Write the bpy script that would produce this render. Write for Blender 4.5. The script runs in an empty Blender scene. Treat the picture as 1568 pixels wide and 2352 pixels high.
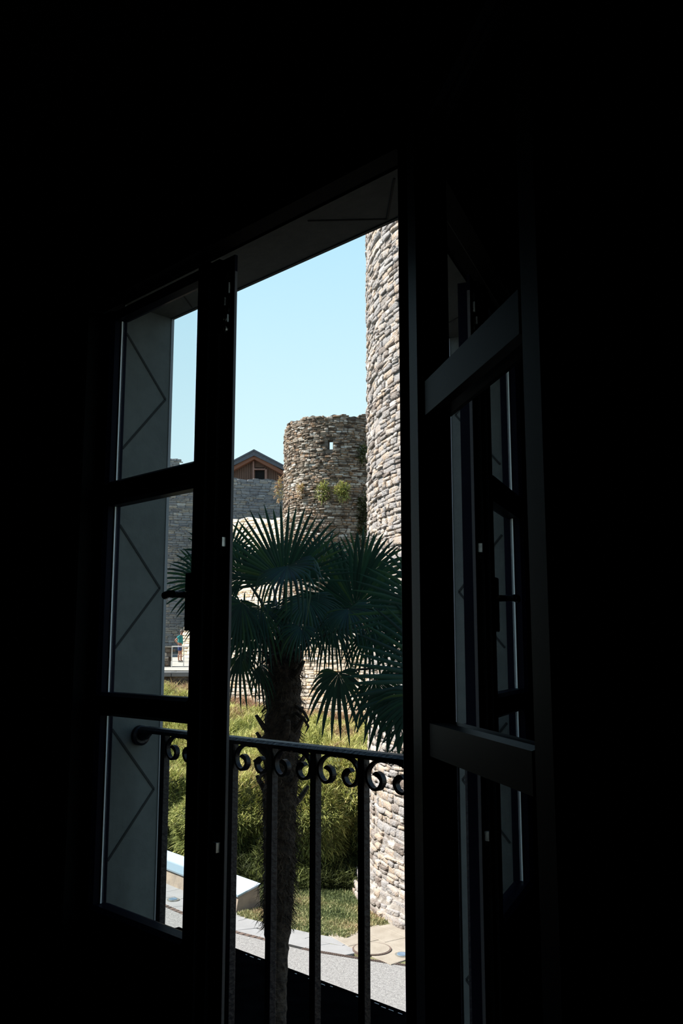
import bpy, bmesh, math, random
import numpy as np
from mathutils import Vector, Matrix

random.seed(7); rng = np.random.default_rng(7)
SC = bpy.context.scene; COL = SC.collection

# ---------------------------------------------------------------- camera
FPX = 2085.0; PITCH = math.radians(8.56); YAW = math.radians(44.6); EYE = 1.5
cP, sP = math.cos(PITCH), math.sin(PITCH)
DR = (math.sin(YAW), -math.cos(YAW)); DO = (math.cos(YAW), math.sin(YAW))
cam = bpy.data.cameras.new('camera'); co = bpy.data.objects.new('camera', cam); COL.objects.link(co)
cam.sensor_fit = 'VERTICAL'; cam.sensor_height = 24.0; cam.lens = FPX / 2352 * 24.0
cam.clip_start = 0.02; cam.clip_end = 500
co.location = (0, 0, EYE)
co.rotation_euler = (math.pi / 2 + PITCH, 0, math.pi / 2 - YAW)
SC.camera = co

# ---------------------------------------------------------------- world, sun, exposure
W = bpy.data.worlds.new('sky'); SC.world = W; W.use_nodes = True
nt = W.node_tree; nt.nodes.clear()
tc = nt.nodes.new('ShaderNodeTexCoord'); sx = nt.nodes.new('ShaderNodeSeparateXYZ')
rp = nt.nodes.new('ShaderNodeValToRGB'); bg = nt.nodes.new('ShaderNodeBackground'); wo = nt.nodes.new('ShaderNodeOutputWorld')
nt.links.new(tc.outputs['Generated'], sx.inputs[0]); nt.links.new(sx.outputs['Z'], rp.inputs[0])
nt.links.new(rp.outputs[0], bg.inputs[0]); nt.links.new(bg.outputs[0], wo.inputs[0])
els = rp.color_ramp.elements
els[0].position = 0.0; els[0].color = (0.84, 1.0, 1.0, 1)
els[1].position = 1.0; els[1].color = (0.10, 0.22, 0.50, 1)
for p, c in ((0.22, (0.70, 0.96, 1.06, 1)), (0.42, (0.52, 0.84, 1.03, 1)), (0.62, (0.28, 0.50, 0.80, 1))):
    e = els.new(p); e.color = c
bg.inputs[1].default_value = 1.0
SUN_EL = math.radians(48)
sh = (-0.9987, 0.05)
SDIR = Vector(((sh[0]*DR[0]+sh[1]*DR[1])*math.cos(SUN_EL), (sh[0]*DO[0]+sh[1]*DO[1])*math.cos(SUN_EL), math.sin(SUN_EL)))
sl = bpy.data.lights.new('sun', 'SUN'); sl.energy = 10.5; sl.angle = math.radians(0.53); sl.color = (1.0, 0.955, 0.88)
so = bpy.data.objects.new('sun', sl); COL.objects.link(so)
so.rotation_euler = SDIR.to_track_quat('Z', 'Y').to_euler(); so.location = (0, 0, 30)
vs = SC.view_settings
vs.view_transform = 'Standard'; vs.look = 'None'; vs.exposure = 0.0; vs.gamma = 1.0; vs.use_curve_mapping = False
SC.cycles.max_bounces = 8; SC.cycles.transparent_max_bounces = 12

# ---------------------------------------------------------------- places
GZ = EYE - 5.5                                   # street level
def LV(r, fw, z):                                # level camera-heading metres -> world
    return Vector((r*DR[0]+fw*DR[1], r*DO[0]+fw*DO[1], z + EYE))
def ray(x, y):
    r = x-784; v = 1176-y; fw = FPX*cP-v*sP; up = FPX*sP+v*cP
    return r, fw, up
def at(x, y, d):                                 # point seen at (x, y), d metres ahead
    r, fw, up = ray(x, y); k = d/fw
    return LV(r*k, d, up*k)
def atX(x, y, X):
    r, fw, up = ray(x, y); k = X/(r*DR[0]+fw*DR[1]); return LV(r*k, fw*k, up*k)
CAMP = Vector((0, 0, EYE))

# ---------------------------------------------------------------- materials
def mat(name, col, rough=0.7, col2=None, scale=8.0, bump=0.0, bscale=40.0, metal=0.0, spec=0.5, detail=6.0, aniso=None, coat=0.0):
    m = bpy.data.materials.new(name); m.use_nodes = True; n = m.node_tree; b = n.nodes['Principled BSDF']
    b.inputs['Roughness'].default_value = rough; b.inputs['Metallic'].default_value = metal
    b.inputs['Specular IOR Level'].default_value = spec
    if coat: b.inputs['Coat Weight'].default_value = coat; b.inputs['Coat Roughness'].default_value = 0.12
    b.inputs['Base Color'].default_value = (*col, 1)
    g = n.nodes.new('ShaderNodeNewGeometry'); vec = g.outputs['Position']
    if aniso:
        mp = n.nodes.new('ShaderNodeMapping'); mp.inputs['Scale'].default_value = aniso
        n.links.new(vec, mp.inputs[0]); vec = mp.outputs[0]
    if col2:
        t = n.nodes.new('ShaderNodeTexNoise'); t.inputs['Scale'].default_value = scale; t.inputs['Detail'].default_value = detail
        n.links.new(vec, t.inputs['Vector'])
        r = n.nodes.new('ShaderNodeValToRGB'); r.color_ramp.elements[0].position = 0.36; r.color_ramp.elements[1].position = 0.64
        r.color_ramp.elements[0].color = (*col, 1); r.color_ramp.elements[1].color = (*col2, 1)
        n.links.new(t.outputs[0], r.inputs[0]); n.links.new(r.outputs[0], b.inputs['Base Color'])
    if bump:
        t2 = n.nodes.new('ShaderNodeTexNoise'); t2.inputs['Scale'].default_value = bscale; t2.inputs['Detail'].default_value = 5
        bp = n.nodes.new('ShaderNodeBump'); bp.inputs['Strength'].default_value = bump; bp.inputs['Distance'].default_value = 0.02
        n.links.new(vec, t2.inputs['Vector']); n.links.new(t2.outputs[0], bp.inputs['Height']); n.links.new(bp.outputs[0], b.inputs['Normal'])
    return m
def tinted(name, stops, rough=0.85, nscale=9.0, namt=0.35, bump=0.5, bscale=30.0, spec=0.2, trans=0.0):
    """colour from the mesh attribute 'tint' through a ramp, broken up by noise"""
    m = bpy.data.materials.new(name); m.use_nodes = True; n = m.node_tree; b = n.nodes['Principled BSDF']
    b.inputs['Roughness'].default_value = rough; b.inputs['Specular IOR Level'].default_value = spec
    a = n.nodes.new('ShaderNodeAttribute'); a.attribute_name = 'tint'
    g = n.nodes.new('ShaderNodeNewGeometry'); t = n.nodes.new('ShaderNodeTexNoise')
    t.inputs['Scale'].default_value = nscale; t.inputs['Detail'].default_value = 5
    n.links.new(g.outputs['Position'], t.inputs['Vector'])
    ma = n.nodes.new('ShaderNodeMath'); ma.operation = 'MULTIPLY_ADD'; ma.inputs[1].default_value = namt*2; ma.inputs[2].default_value = -namt
    n.links.new(t.outputs[0], ma.inputs[0])
    ad = n.nodes.new('ShaderNodeMath'); ad.operation = 'ADD'; ad.use_clamp = True
    n.links.new(a.outputs['Fac'], ad.inputs[0]); n.links.new(ma.outputs[0], ad.inputs[1])
    r = n.nodes.new('ShaderNodeValToRGB'); e = r.color_ramp.elements
    e[0].position = stops[0][0]; e[0].color = (*stops[0][1], 1); e[1].position = stops[-1][0]; e[1].color = (*stops[-1][1], 1)
    for p, c in stops[1:-1]:
        q = e.new(p); q.color = (*c, 1)
    n.links.new(ad.outputs[0], r.inputs[0]); n.links.new(r.outputs[0], b.inputs['Base Color'])
    if bump:
        t2 = n.nodes.new('ShaderNodeTexNoise'); t2.inputs['Scale'].default_value = bscale; t2.inputs['Detail'].default_value = 4
        bp = n.nodes.new('ShaderNodeBump'); bp.inputs['Strength'].default_value = bump; bp.inputs['Distance'].default_value = 0.03
        n.links.new(g.outputs['Position'], t2.inputs['Vector']); n.links.new(t2.outputs[0], bp.inputs['Height']); n.links.new(bp.outputs[0], b.inputs['Normal'])
    if trans:
        o = n.nodes['Material Output']; tr = n.nodes.new('ShaderNodeBsdfTranslucent'); mx = n.nodes.new('ShaderNodeMixShader')
        mx.inputs[0].default_value = trans; n.links.new(r.outputs[0], tr.inputs[0])
        n.links.new(b.outputs[0], mx.inputs[1]); n.links.new(tr.outputs[0], mx.inputs[2]); n.links.new(mx.outputs[0], o.inputs[0])
    return m
def glass_mat():
    m = bpy.data.materials.new('window_glass'); m.use_nodes = True; n = m.node_tree; n.nodes.clear()
    o = n.nodes.new('ShaderNodeOutputMaterial'); t = n.nodes.new('ShaderNodeBsdfTransparent'); g = n.nodes.new('ShaderNodeBsdfGlossy')
    g.inputs['Roughness'].default_value = 0.0; t.inputs[0].default_value = (0.90, 0.94, 0.93, 1)
    f = n.nodes.new('ShaderNodeFresnel'); f.inputs[0].default_value = 1.38; mx = n.nodes.new('ShaderNodeMixShader')
    n.links.new(f.outputs[0], mx.inputs[0]); n.links.new(t.outputs[0], mx.inputs[1]); n.links.new(g.outputs[0], mx.inputs[2]); n.links.new(mx.outputs[0], o.inputs[0])
    return m
M_GLASS = glass_mat()
M_WOOD = mat('black_varnished_wood', (0.0024, 0.0026, 0.0080), 0.48, (0.0034, 0.0036, 0.0105), 14, 0.0, 60, spec=0.04)
M_FRAME = mat('black_matt_frame', (0.002, 0.002, 0.002), 0.8, (0.003, 0.003, 0.003), 14, spec=0.08)
M_IRON = mat('black_painted_iron', (0.003, 0.0032, 0.007), 0.42, (0.0045, 0.005, 0.010), 30, 0.15, 90, spec=.22)
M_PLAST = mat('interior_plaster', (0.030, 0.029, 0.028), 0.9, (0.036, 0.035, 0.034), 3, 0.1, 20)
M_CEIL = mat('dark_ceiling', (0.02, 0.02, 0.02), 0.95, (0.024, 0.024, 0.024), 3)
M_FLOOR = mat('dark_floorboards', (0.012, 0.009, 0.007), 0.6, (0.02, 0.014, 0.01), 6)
M_REVEAL = mat('grey_painted_panel', (0.085, 0.094, 0.092), 0.75, (0.098, 0.108, 0.105), 26, 0.05, 50, spec=0.2)
M_GROOVE = mat('dark_groove', (0.012, 0.014, 0.014), 0.9)
M_EDGE = mat('pale_edge_trim', (0.20, 0.21, 0.23), 0.5)
M_GLASSLIT = mat('painted_glass_edge_highlight', (0.85, 0.9, 0.92), 0.4)  # near-white strip paints the light caught by the glass edge
M_FACETLIT = mat('painted_facet_highlight', (0.62, 0.60, 0.58), 0.6)  # pale grey paints the light on the inner meeting-edge facets
M_FACETDIM = mat('dim_facet_highlight', (0.055, 0.052, 0.055), 0.6)  # dimmer painted light for the outermost facet
M_STEEL = mat('galvanised_steel', (0.50, 0.50, 0.46), 0.38, (0.36, 0.36, 0.33), 90, metal=0.7)
M_BRASS = mat('old_brass', (0.55, 0.36, 0.14), 0.35, metal=0.8)
M_FACADE = mat('facade_render', (0.35, 0.33, 0.30), 0.9, (0.30, 0.28, 0.26), 2)

# ---------------------------------------------------------------- helpers
def link(name, me, parent=None, m=None):
    o = bpy.data.objects.new(name, me); COL.objects.link(o)
    if parent: o.parent = parent
    if m and me is not None and not me.materials: me.materials.append(m)
    return o
def tag(o, label=None, cat=None, group=None, kind=None):
    if label: o['label'] = label
    if cat: o['category'] = cat
    if group: o['group'] = group
    if kind: o['kind'] = kind
    return o
def empty(name, loc=(0, 0, 0), rz=0.0):
    o = bpy.data.objects.new(name, None); COL.objects.link(o); o.location = loc; o.rotation_euler = (0, 0, rz); o.empty_display_size = .1
    return o
def npmesh(name, V, F, m=None, tint=None, smooth=False):
    """V (n,3), F list/array of faces (tri or quad, or mixed list)"""
    me = bpy.data.meshes.new(name)
    if isinstance(F, np.ndarray):
        k = F.shape[1]; nf = len(F)
        me.vertices.add(len(V)); me.vertices.foreach_set('co', np.asarray(V, np.float32).ravel())
        me.loops.add(nf*k); me.loops.foreach_set('vertex_index', F.astype(np.int32).ravel())
        me.polygons.add(nf); me.polygons.foreach_set('loop_start', np.arange(0, nf*k, k, dtype=np.int32))
        me.update(calc_edges=True)
    else:
        me.from_pydata([tuple(v) for v in V], [], F); me.update()
    if tint is not None:
        a = me.attributes.new('tint', 'FLOAT', 'POINT'); a.data.foreach_set('value', np.asarray(tint, np.float32))
    if m: me.materials.append(m)
    if smooth: me.polygons.foreach_set('use_smooth', np.ones(len(me.polygons), bool))
    return me
def bm_mesh(name, bm, m=None, smooth=False):
    me = bpy.data.meshes.new(name); bm.normal_update(); bm.to_mesh(me); bm.free()
    if m: me.materials.append(m)
    if smooth: me.polygons.foreach_set('use_smooth', np.ones(len(me.polygons), bool))
    return me
def bx(bm, x0, x1, y0, y1, z0, z1, bev=0.0):
    t = bmesh.new()
    vs_ = [t.verts.new((x, y, z)) for x in (x0, x1) for y in (y0, y1) for z in (z0, z1)]
    for f in ((0, 1, 3, 2), (4, 6, 7, 5), (0, 4, 5, 1), (2, 3, 7, 6), (0, 2, 6, 4), (1, 5, 7, 3)):
        t.faces.new([vs_[i] for i in f])
    if bev > 0: bmesh.ops.bevel(t, geom=t.edges[:], offset=bev, segments=1, affect='EDGES')
    bmesh.ops.recalc_face_normals(t, faces=t.faces)
    mp = {v: bm.verts.new(v.co) for v in t.verts}
    for f in t.faces: bm.faces.new([mp[v] for v in f.verts])
    t.free()
def box(name, x0, x1, y0, y1, z0, z1, m, parent=None, bev=0.0, **k):
    x0, x1 = sorted((x0, x1)); y0, y1 = sorted((y0, y1)); z0, z1 = sorted((z0, z1))
    bm = bmesh.new(); bx(bm, x0, x1, y0, y1, z0, z1, bev)
    o = link(name, bm_mesh(name, bm, m), parent); tag(o, **k) if k else None
    return o
def prism(bm, pts, axis, a0, a1):
    """polygon pts extruded along axis (0,1,2); pts give the two other coords in order"""
    def mk(p, a):
        if axis == 0: return (a, p[0], p[1])
        if axis == 1: return (p[0], a, p[1])
        return (p[0], p[1], a)
    A = [bm.verts.new(mk(p, a0)) for p in pts]; B = [bm.verts.new(mk(p, a1)) for p in pts]; n = len(pts)
    fs = [bm.faces.new(A), bm.faces.new(B[::-1])]
    for i in range(n): fs.append(bm.faces.new((A[i], A[(i+1) % n], B[(i+1) % n], B[i])))
    bmesh.ops.recalc_face_normals(bm, faces=bm.faces)
def tube(bm, pts, rad, n=8, cap=True, sx_=1.0):
    pts = [Vector(p) for p in pts]; R = rad if isinstance(rad, (list, tuple)) else [rad]*len(pts); rings = []
    up0 = Vector((0, 0, 1))
    for i, p in enumerate(pts):
        d = (pts[min(i+1, len(pts)-1)]-pts[max(i-1, 0)]).normalized()
        u = up0 if abs(d.dot(up0)) < 0.95 else Vector((1, 0, 0))
        a = d.cross(u).normalized(); b = a.cross(d).normalized()
        rings.append([bm.verts.new(p+(a*math.cos(2*math.pi*k/n)*sx_+b*math.sin(2*math.pi*k/n))*R[i]) for k in range(n)])
    for i in range(len(rings)-1):
        for k in range(n): bm.faces.new((rings[i][k], rings[i][(k+1) % n], rings[i+1][(k+1) % n], rings[i+1][k]))
    if cap: bm.faces.new(rings[0][::-1]); bm.faces.new(rings[-1])

# ================================================================ the room and the facade (wall runs along X, outdoors is +Y)
WY = 1.17          # inner face of the window wall
FY = 1.42          # outer face of the facade
X0, X1 = -2.20, -0.955     # outer limits of the window frame
RX0, RX1 = -2.14, -1.03    # reveal faces
ZT = EYE+1.02; ZS = EYE+0.95   # frame top, soffit of the reveal
ROOF = GZ+15.7
def wall_block():
    bm = bmesh.new()
    bx(bm, -45, X0, WY, FY, GZ, ROOF); bx(bm, X1, 14, WY, FY, GZ, ROOF)
    bx(bm, X0, X1, WY, FY, ZT, ROOF); bx(bm, X0, X1, WY, FY, GZ, -0.06)
    bx(bm, X0, RX0, 1.26, FY, -0.06, ZT); bx(bm, RX1, X1, 1.26, FY, -0.06, ZT); bx(bm, RX0, RX1, 1.26, FY, ZS, ZT)
    return bm
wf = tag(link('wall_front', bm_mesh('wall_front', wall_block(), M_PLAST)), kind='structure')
wf.data.materials.append(M_FACADE)
for p in wf.data.polygons:
    if p.center.y > FY-0.001: p.material_index = 1
box('wall_left', -4.3, -4.2, -3.5, WY, -0.06, 2.95, M_PLAST, kind='structure')
box('wall_right', 1.6, 1.7, -3.5, WY, -0.06, 2.95, M_PLAST, kind='structure')
box('wall_back', -4.3, 1.7, -3.6, -3.5, -0.06, 2.95, M_PLAST, kind='structure')
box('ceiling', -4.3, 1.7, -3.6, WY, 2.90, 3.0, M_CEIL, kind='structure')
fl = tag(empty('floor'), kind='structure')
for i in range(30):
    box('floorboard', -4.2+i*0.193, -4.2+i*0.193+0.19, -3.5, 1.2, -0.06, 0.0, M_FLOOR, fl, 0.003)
box('baseboard_front', -4.2, X0-0.02, WY-0.015, WY, 0, 0.09, M_WOOD, kind='structure')

# reveal lining: grey panels with thin chevron grooves, pale edge strip on the outer arris
rv = tag(empty('trim_1'), kind='structure')
box('reveal_panel', RX0, RX0+0.006, 1.262, FY-0.006, -0.05, ZS, M_REVEAL, rv)
box('reveal_panel', RX1-0.006, RX1, 1.262, FY-0.006, -0.05, ZS, M_REVEAL, rv)
box('soffit_panel', RX0+0.006, RX1-0.006, 1.262, FY-0.006, ZS-0.006, ZS, M_REVEAL, rv)
for X in (RX0, RX1-0.008):
    box('edge_trim', X, X+0.008, FY-0.006, FY+0.003, -0.05, ZS, M_EDGE, rv)
box('edge_trim', RX0+0.008, RX1-0.008, FY-0.006, FY+0.003, ZS-0.008, ZS, M_REVEAL, rv)
def strip(p, q, w, nrm, th=0.0015):
    p, q, nrm = Vector(p), Vector(q), Vector(nrm); d = (q-p).normalized(); s = d.cross(nrm).normalized()*w/2
    V = [p-s, p+s, q+s, q-s]; V = V+[v+nrm*th for v in V]
    return link('groove', npmesh('groove', V, [(0, 1, 2, 3), (4, 7, 6, 5), (0, 4, 5, 1), (1, 5, 6, 2), (2, 6, 7, 3), (3, 7, 4, 0)], M_GROOVE), rv)
for side, n in ((RX0+0.006, 1), (RX1-0.006, -1)):
    for za in (0.700, 0.165, -0.37, -0.905):
        z = EYE+za
        strip((side, 1.270, z+0.163), (side, 1.402, z), 0.006, (n, 0, 0)); strip((side, 1.402, z), (side, 1.270, z-0.163), 0.006, (n, 0, 0))
for X in (-2.02, -1.28):
    for s in (-1, 1):
        if X < -2 and s < 0: continue
        strip((X, 1.405, ZS-0.006), (X+s*(-0.13 if X > -2 else 0.10)*1.0, 1.285, ZS-0.006), 0.004, (0, 0, -1))
box('window_sill_stone', RX0+0.006, RX1-0.006, 1.262, FY+0.04, -0.09, -0.03, M_FACADE, rv, 0.004)

# fixed frame
fr = tag(empty('window_1'), kind='structure')
box('jamb', X0, -2.135, 1.150, 1.262, -0.05, ZT, M_FRAME, fr, 0.004)
box('jamb', -1.025, X1, 1.150, 1.262, -0.05, ZT, M_FRAME, fr, 0.004)
box('head', -2.135, -1.025, 1.150, 1.199, EYE+0.903, ZT, M_FRAME, fr, 0.003)
box('head_rebate', -2.135, -1.025, 1.199, 1.262, EYE+0.948, ZT, M_FRAME, fr)
box('threshold', -2.135, -1.025, 1.150, 1.262, -0.05, 0.03, M_FRAME, fr, 0.004)

# ---------------------------------------------------------------- the two casement leaves
ZL = dict(top=EYE+0.900, g1=EYE+0.875, b1=EYE+0.432, b1b=EYE+0.368, b2=EYE-0.109, b2b=EYE-0.166, g3=EYE-0.620, lr=EYE-0.72, lp=EYE-1.36, bot=EYE-1.462)
def frame_bar(name, root, s, x0, x1, z0, z1, top_slope=0.008, bot_slope=0.008, yi=0.0, ye=0.050):
    """horizontal member, chamfered towards the glass; local y: 0 indoors .. +out"""
    pts = [(yi, z0+bot_slope), (yi+0.012, z0), (ye-0.012, z0), (ye, z0+0.004), (ye, z1-0.004), (ye-0.012, z1), (yi+0.012, z1), (yi, z1-top_slope)]
    bm = bmesh.new(); prism(bm, pts, 0, *sorted((s*x0, s*x1)))
    return link(name, bm_mesh(name, bm, M_WOOD), root)
def vertical(name, root, pts, z0, z1, m=None):
    bm = bmesh.new(); prism(bm, pts, 2, z0, z1); return link(name, bm_mesh(name, bm, m or M_WOOD), root)
def leaf(name, s, width, meeting):
    """s=+1: extends to +x from the hinge; local y is the thickness (0 = indoor face, + = outdoor face)"""
    root = empty(name); Z = ZL; a, b = 0.070, width-(0.125 if meeting else 0.070)
    vertical('stile', root, [(s*0, 0), (s*(a-.008), 0), (s*a, .01), (s*a, .04), (s*0.047, .045), (s*0.047, .060), (0, .060)], Z['bot'], Z['top'])
    if meeting:      # stepped meeting edge with its grooves; strips paint the light on its facets
        e = width
        vertical('stile', root, [(s*b, .01), (s*(b+.008), 0), (s*(e-.075), 0), (s*(e-.075), .008), (s*(e-.045), .008), (s*(e-.045), .018), (s*e, .018), (s*e, .026), (s*(e-.045), .026), (s*(e-.045), .060), (s*b, .045)], Z['bot'], Z['top'])
        vertical('facet_highlight', root, [(s*(e-.0752), .0005), (s*(e-.0742), .0005), (s*(e-.0742), .0078), (s*(e-.0752), .0078)], Z['bot']+.02, EYE+.86, M_FACETLIT)
        vertical('facet_highlight', root, [(s*(e-.0452), .0085), (s*(e-.0442), .0085), (s*(e-.0442), .0178), (s*(e-.0452), .0178)], Z['bot']+.02, EYE+.72, M_FACETLIT)
        vertical('facet_highlight', root, [(s*(e-.0002), .0185), (s*(e+.0008), .0185), (s*(e+.0008), .0255), (s*(e-.0002), .0255)], Z['bot']+.02, EYE+.86, M_FACETDIM)
    else:
        vertical('stile', root, [(s*b, .01), (s*(b+.008), 0), (s*width, 0), (s*width, .060), (s*(width-.047), .060), (s*(width-.047), .045), (s*b, .040)], Z['bot'], Z['top'])
    frame_bar('top_rail', root, s, a, b, Z['g1'], Z['top'])
    frame_bar('glazing_bar', root, s, a, b, Z['b1b'], Z['b1'], ye=.054); frame_bar('glazing_bar', root, s, a, b, Z['b2b'], Z['b2'], ye=.054)
    frame_bar('middle_rail', root, s, a, b, Z['lr'], Z['g3'], ye=.054); frame_bar('bottom_rail', root, s, a, b, Z['bot'], Z['lp'], ye=.054)
    for z0, z1 in ((Z['b1'], Z['g1']), (Z['b2'], Z['b1b']), (Z['g3'], Z['b2b'])):
        x0, x1 = sorted((s*(a-.004), s*(b+.004)))
        link('pane', npmesh('pane', [(x0, .032, z0-.004), (x1, .032, z0-.004), (x1, .032, z1+.004), (x0, .032, z1+.004)], [(0, 1, 2, 3)], M_GLASS), root)
        if meeting: vertical('glass_edge_highlight', root, [(s*a, .029), (s*(a+.003), .028), (s*(a+.003), .0318), (s*a, .0318)], z0, z1, M_GLASSLIT)  # bright line along the glass edge, light painted as a strip
    x0, x1 = sorted((s*a, s*b))
    box('lower_panel', x0, x1, .016, .040, Z['lp'], Z['lr'], M_WOOD, root, .004)
    box('raised_field', x0+.05, x1-.05, .010, .046, Z['lp']+.05, Z['lr']-.05, M_WOOD, root, .006)
    for z in (Z['top']-.16, EYE-.30, Z['bot']+.2):
        bm = bmesh.new(); tube(bm, [(-s*.006, -.004, z), (-s*.006, -.004, z+.08)], .006, 10); link('hinge', bm_mesh('hinge', bm, M_IRON), root)
    return root
LW = 0.578
left = leaf('casement_leaf', 1, LW, True); left.location = (-2.163, 1.2, 0)
tag(left, 'closed black wooden casement leaf with three glass panes, beside the open gap', 'casement')
right = leaf('casement_leaf', -1, 0.530, False)
Q = LV(.0773*1.49, 1.49, 0); next_ = Vector((-.5475, -.837, 0)); pin = Q-next_*0.060
right.location = (pin.x, pin.y, 0); right.rotation_euler = (0, 0, math.radians(146.8))
tag(right, 'black wooden casement leaf swung open into the room, its glass mirroring the reveal', 'casement')
# lock gear on the meeting edge
ex = LW-0.022
def gear(z0, z1, big=False):
    bm = bmesh.new(); bx(bm, ex-.012, ex+.010, .0165, .0182, z0, z1, .0005)
    if big:
        h = z1-z0
        for k, (a0, a1, w, d) in enumerate(((.02, .14, .018, .006), (.17, .30, .012, .009), (.33, .40, .020, .005), (.44, .58, .008, .011), (.62, .80, .014, .008), (.83, .97, .011, .006))):
            off = (-.004, .004, 0, -.003, .005, 0)[k]
            bx(bm, ex+off-w/2, ex+off+w/2, .0165-d, .017, z0+h*a0, z0+h*a1, .0012)
        for zz in (.07, .22):
            c = Vector((ex, .0125, z0+h*zz)); tube(bm, [c+Vector((0, -.006, 0)), c+Vector((0, .004, 0))], .0085, 12)
            tube(bm, [c+Vector((0, -.0085, 0)), c+Vector((0, -.005, 0))], .0035, 8)
    else:
        zm = (z0+z1)/2; bx(bm, ex-.002, ex+.012, .004, .017, zm-.011, zm+.011, .001); bx(bm, ex-.008, ex-.003, .010, .017, z0+.002, z0+.012, .001)
    return link('lock_gear' if big else 'keep_plate', bm_mesh('gear', bm, M_STEEL), left)
gear(EYE+.712, EYE+.865, True); gear(EYE+.205, EYE+.26); gear(EYE-.44, EYE-.385)
bm = bmesh.new(); bx(bm, LW-.132, LW-.104, -.006, 0, EYE+.04, EYE+.17, .002)
tube(bm, [(LW-.118, -.004, EYE+.12), (LW-.118, -.045, EYE+.12)], .008, 10); tube(bm, [(LW-.118, -.045, EYE+.12), (LW-.128, -.05, EYE+.121), (LW-.150, -.046, EYE+.118)], [.009, .008, .009], 10)
link('handle', bm_mesh('handle', bm, M_IRON), left)
bm = bmesh.new(); tube(bm, [(LW-.125, -.012, EYE+.122), (LW-.115, -.014, EYE+.122), (LW-.100, -.012, EYE+.122)], [.004, .006, .003], 8)
tag(link('key', bm_mesh('key', bm, M_BRASS), left), label='brass key')

# inner shutters folded back on both sides
def shutter(loc, rz, s, w, label):
    r = empty('window_shutter', loc, rz); z0, z1 = .04, EYE+.935
    for xa, xb in ((0, .08), (w-.08, w)):
        a_, b_ = sorted((s*xa, s*xb)); box('stile', a_, b_, 0, .028, z0, z1, M_WOOD, r, .003)
    a_, b_ = sorted((s*.08, s*(w-.08)))
    for q0, q1 in ((z1-.09, z1), (1.15, 1.23), (z0, z0+.12)): box('rail', a_, b_, 0, .028, q0, q1, M_WOOD, r, .003)
    for q0, q1 in ((1.23, z1-.09), (z0+.12, 1.15)): box('shutter_panel', a_, b_, .008, .020, q0, q1, M_WOOD, r, .003)
    tag(r, label, 'shutter'); return r
shutter((X0-.005, WY-.035, 0), math.radians(28), -1, .55, 'black panelled inner shutter folded back left of the closed leaf')

# ---------------------------------------------------------------- balcony railing in the reveal
RY = 1.352; RZT = EYE-.205
rail = tag(empty('balcony_railing', (-1.585, RY, EYE-1.40)), 'black wrought iron balcony railing with scrolls under its handrail', 'railing')
def rl(bm, name):
    bmesh.ops.translate(bm, verts=bm.verts, vec=-rail.location); return link(name, bm_mesh(name, bm, M_IRON), rail)
bm = bmesh.new(); prism(bm, [(RY-.020, RZT-.012), (RY-.020, RZT-.004), (RY-.012, RZT+.002), (RY+.012, RZT+.002), (RY+.020, RZT-.004), (RY+.020, RZT-.012)], 0, RX0+.03, RX1-.03); rl(bm, 'handrail')
for s, xr in ((1, RX0+.006), (-1, RX1-.006)):
    bm = bmesh.new(); tube(bm, [(xr, RY, RZT-.022), (xr+s*.012, RY, RZT-.022), (xr+s*.016, RY, RZT-.022)], [.026, .026, .020], 20)
    tube(bm, [(xr+s*.014, RY, RZT-.022), (xr+s*.03, RY, RZT-.018), (xr+s*.05, RY, RZT-.006)], [.014, .014, .012], 10); rl(bm, 'wall_boss')
bm = bmesh.new(); bx(bm, RX0+.006, RX1-.006, RY-.010, RY+.010, EYE-1.36, EYE-1.345); rl(bm, 'bottom_rail')
BX = [-2.012+.1408*k for k in range(7)]
for x in BX:
    bm = bmesh.new(); bx(bm, x-.009, x+.009, RY-.009, RY+.009, EYE-1.40, RZT-.010, .001); rl(bm, 'baluster')
def catmull(P, n=4):
    P = [Vector(p) for p in P]; out = []
    for i in range(len(P)-1):
        a, b, c, d = P[max(i-1, 0)], P[i], P[i+1], P[min(i+2, len(P)-1)]
        for k in range(n):
            t = k/n; out.append(0.5*((2*b)+(c-a)*t+(2*a-5*b+4*c-d)*t*t+(3*b-a-3*c+d)*t**3))
    return out+[P[-1]]
SCR = [(.058, -.003), (.042, -.002), (.022, -.007), (.008, -.019), (.004, -.034), (.009, -.049), (.022, -.058), (.036, -.055), (.044, -.043), (.040, -.033), (.030, -.028), (.021, -.030)]
def scroll(x, s):
    P = catmull([(x+s*a, RY, RZT-.012+b) for a, b in SCR]); n = len(P); T = []
    for i, p in enumerate(P):
        d = (P[min(i+1, n-1)]-P[max(i-1, 0)]).normalized(); T.append(Vector((-d.z, 0, d.x)))
    w = [.0028+.0022*min(1, max(0, (i/n-.55)/.25)) if i < n-4 else .0045*(n-1-i)/4+.0006 for i in range(n)]
    V = []; F = []
    for i in range(n):
        for a, y in ((1, -.006), (-1, -.006), (-1, .006), (1, .006)): V.append(P[i]+T[i]*w[i]*a+Vector((0, y, 0)))
    for i in range(n-1):
        for k in range(4): F.append((4*i+k, 4*i+(k+1) % 4, 4*i+4+(k+1) % 4, 4*i+4+k))
    F += [(3, 2, 1, 0), tuple(4*(n-1)+k for k in range(4))]
    V = [v-rail.location for v in V]
    link('scroll', npmesh('scroll', V, F, M_IRON), rail)
for i, x in enumerate(BX):
    if i < 6: scroll(x+.009, 1)
    if i > 0: scroll(x-.009, -1)

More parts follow.
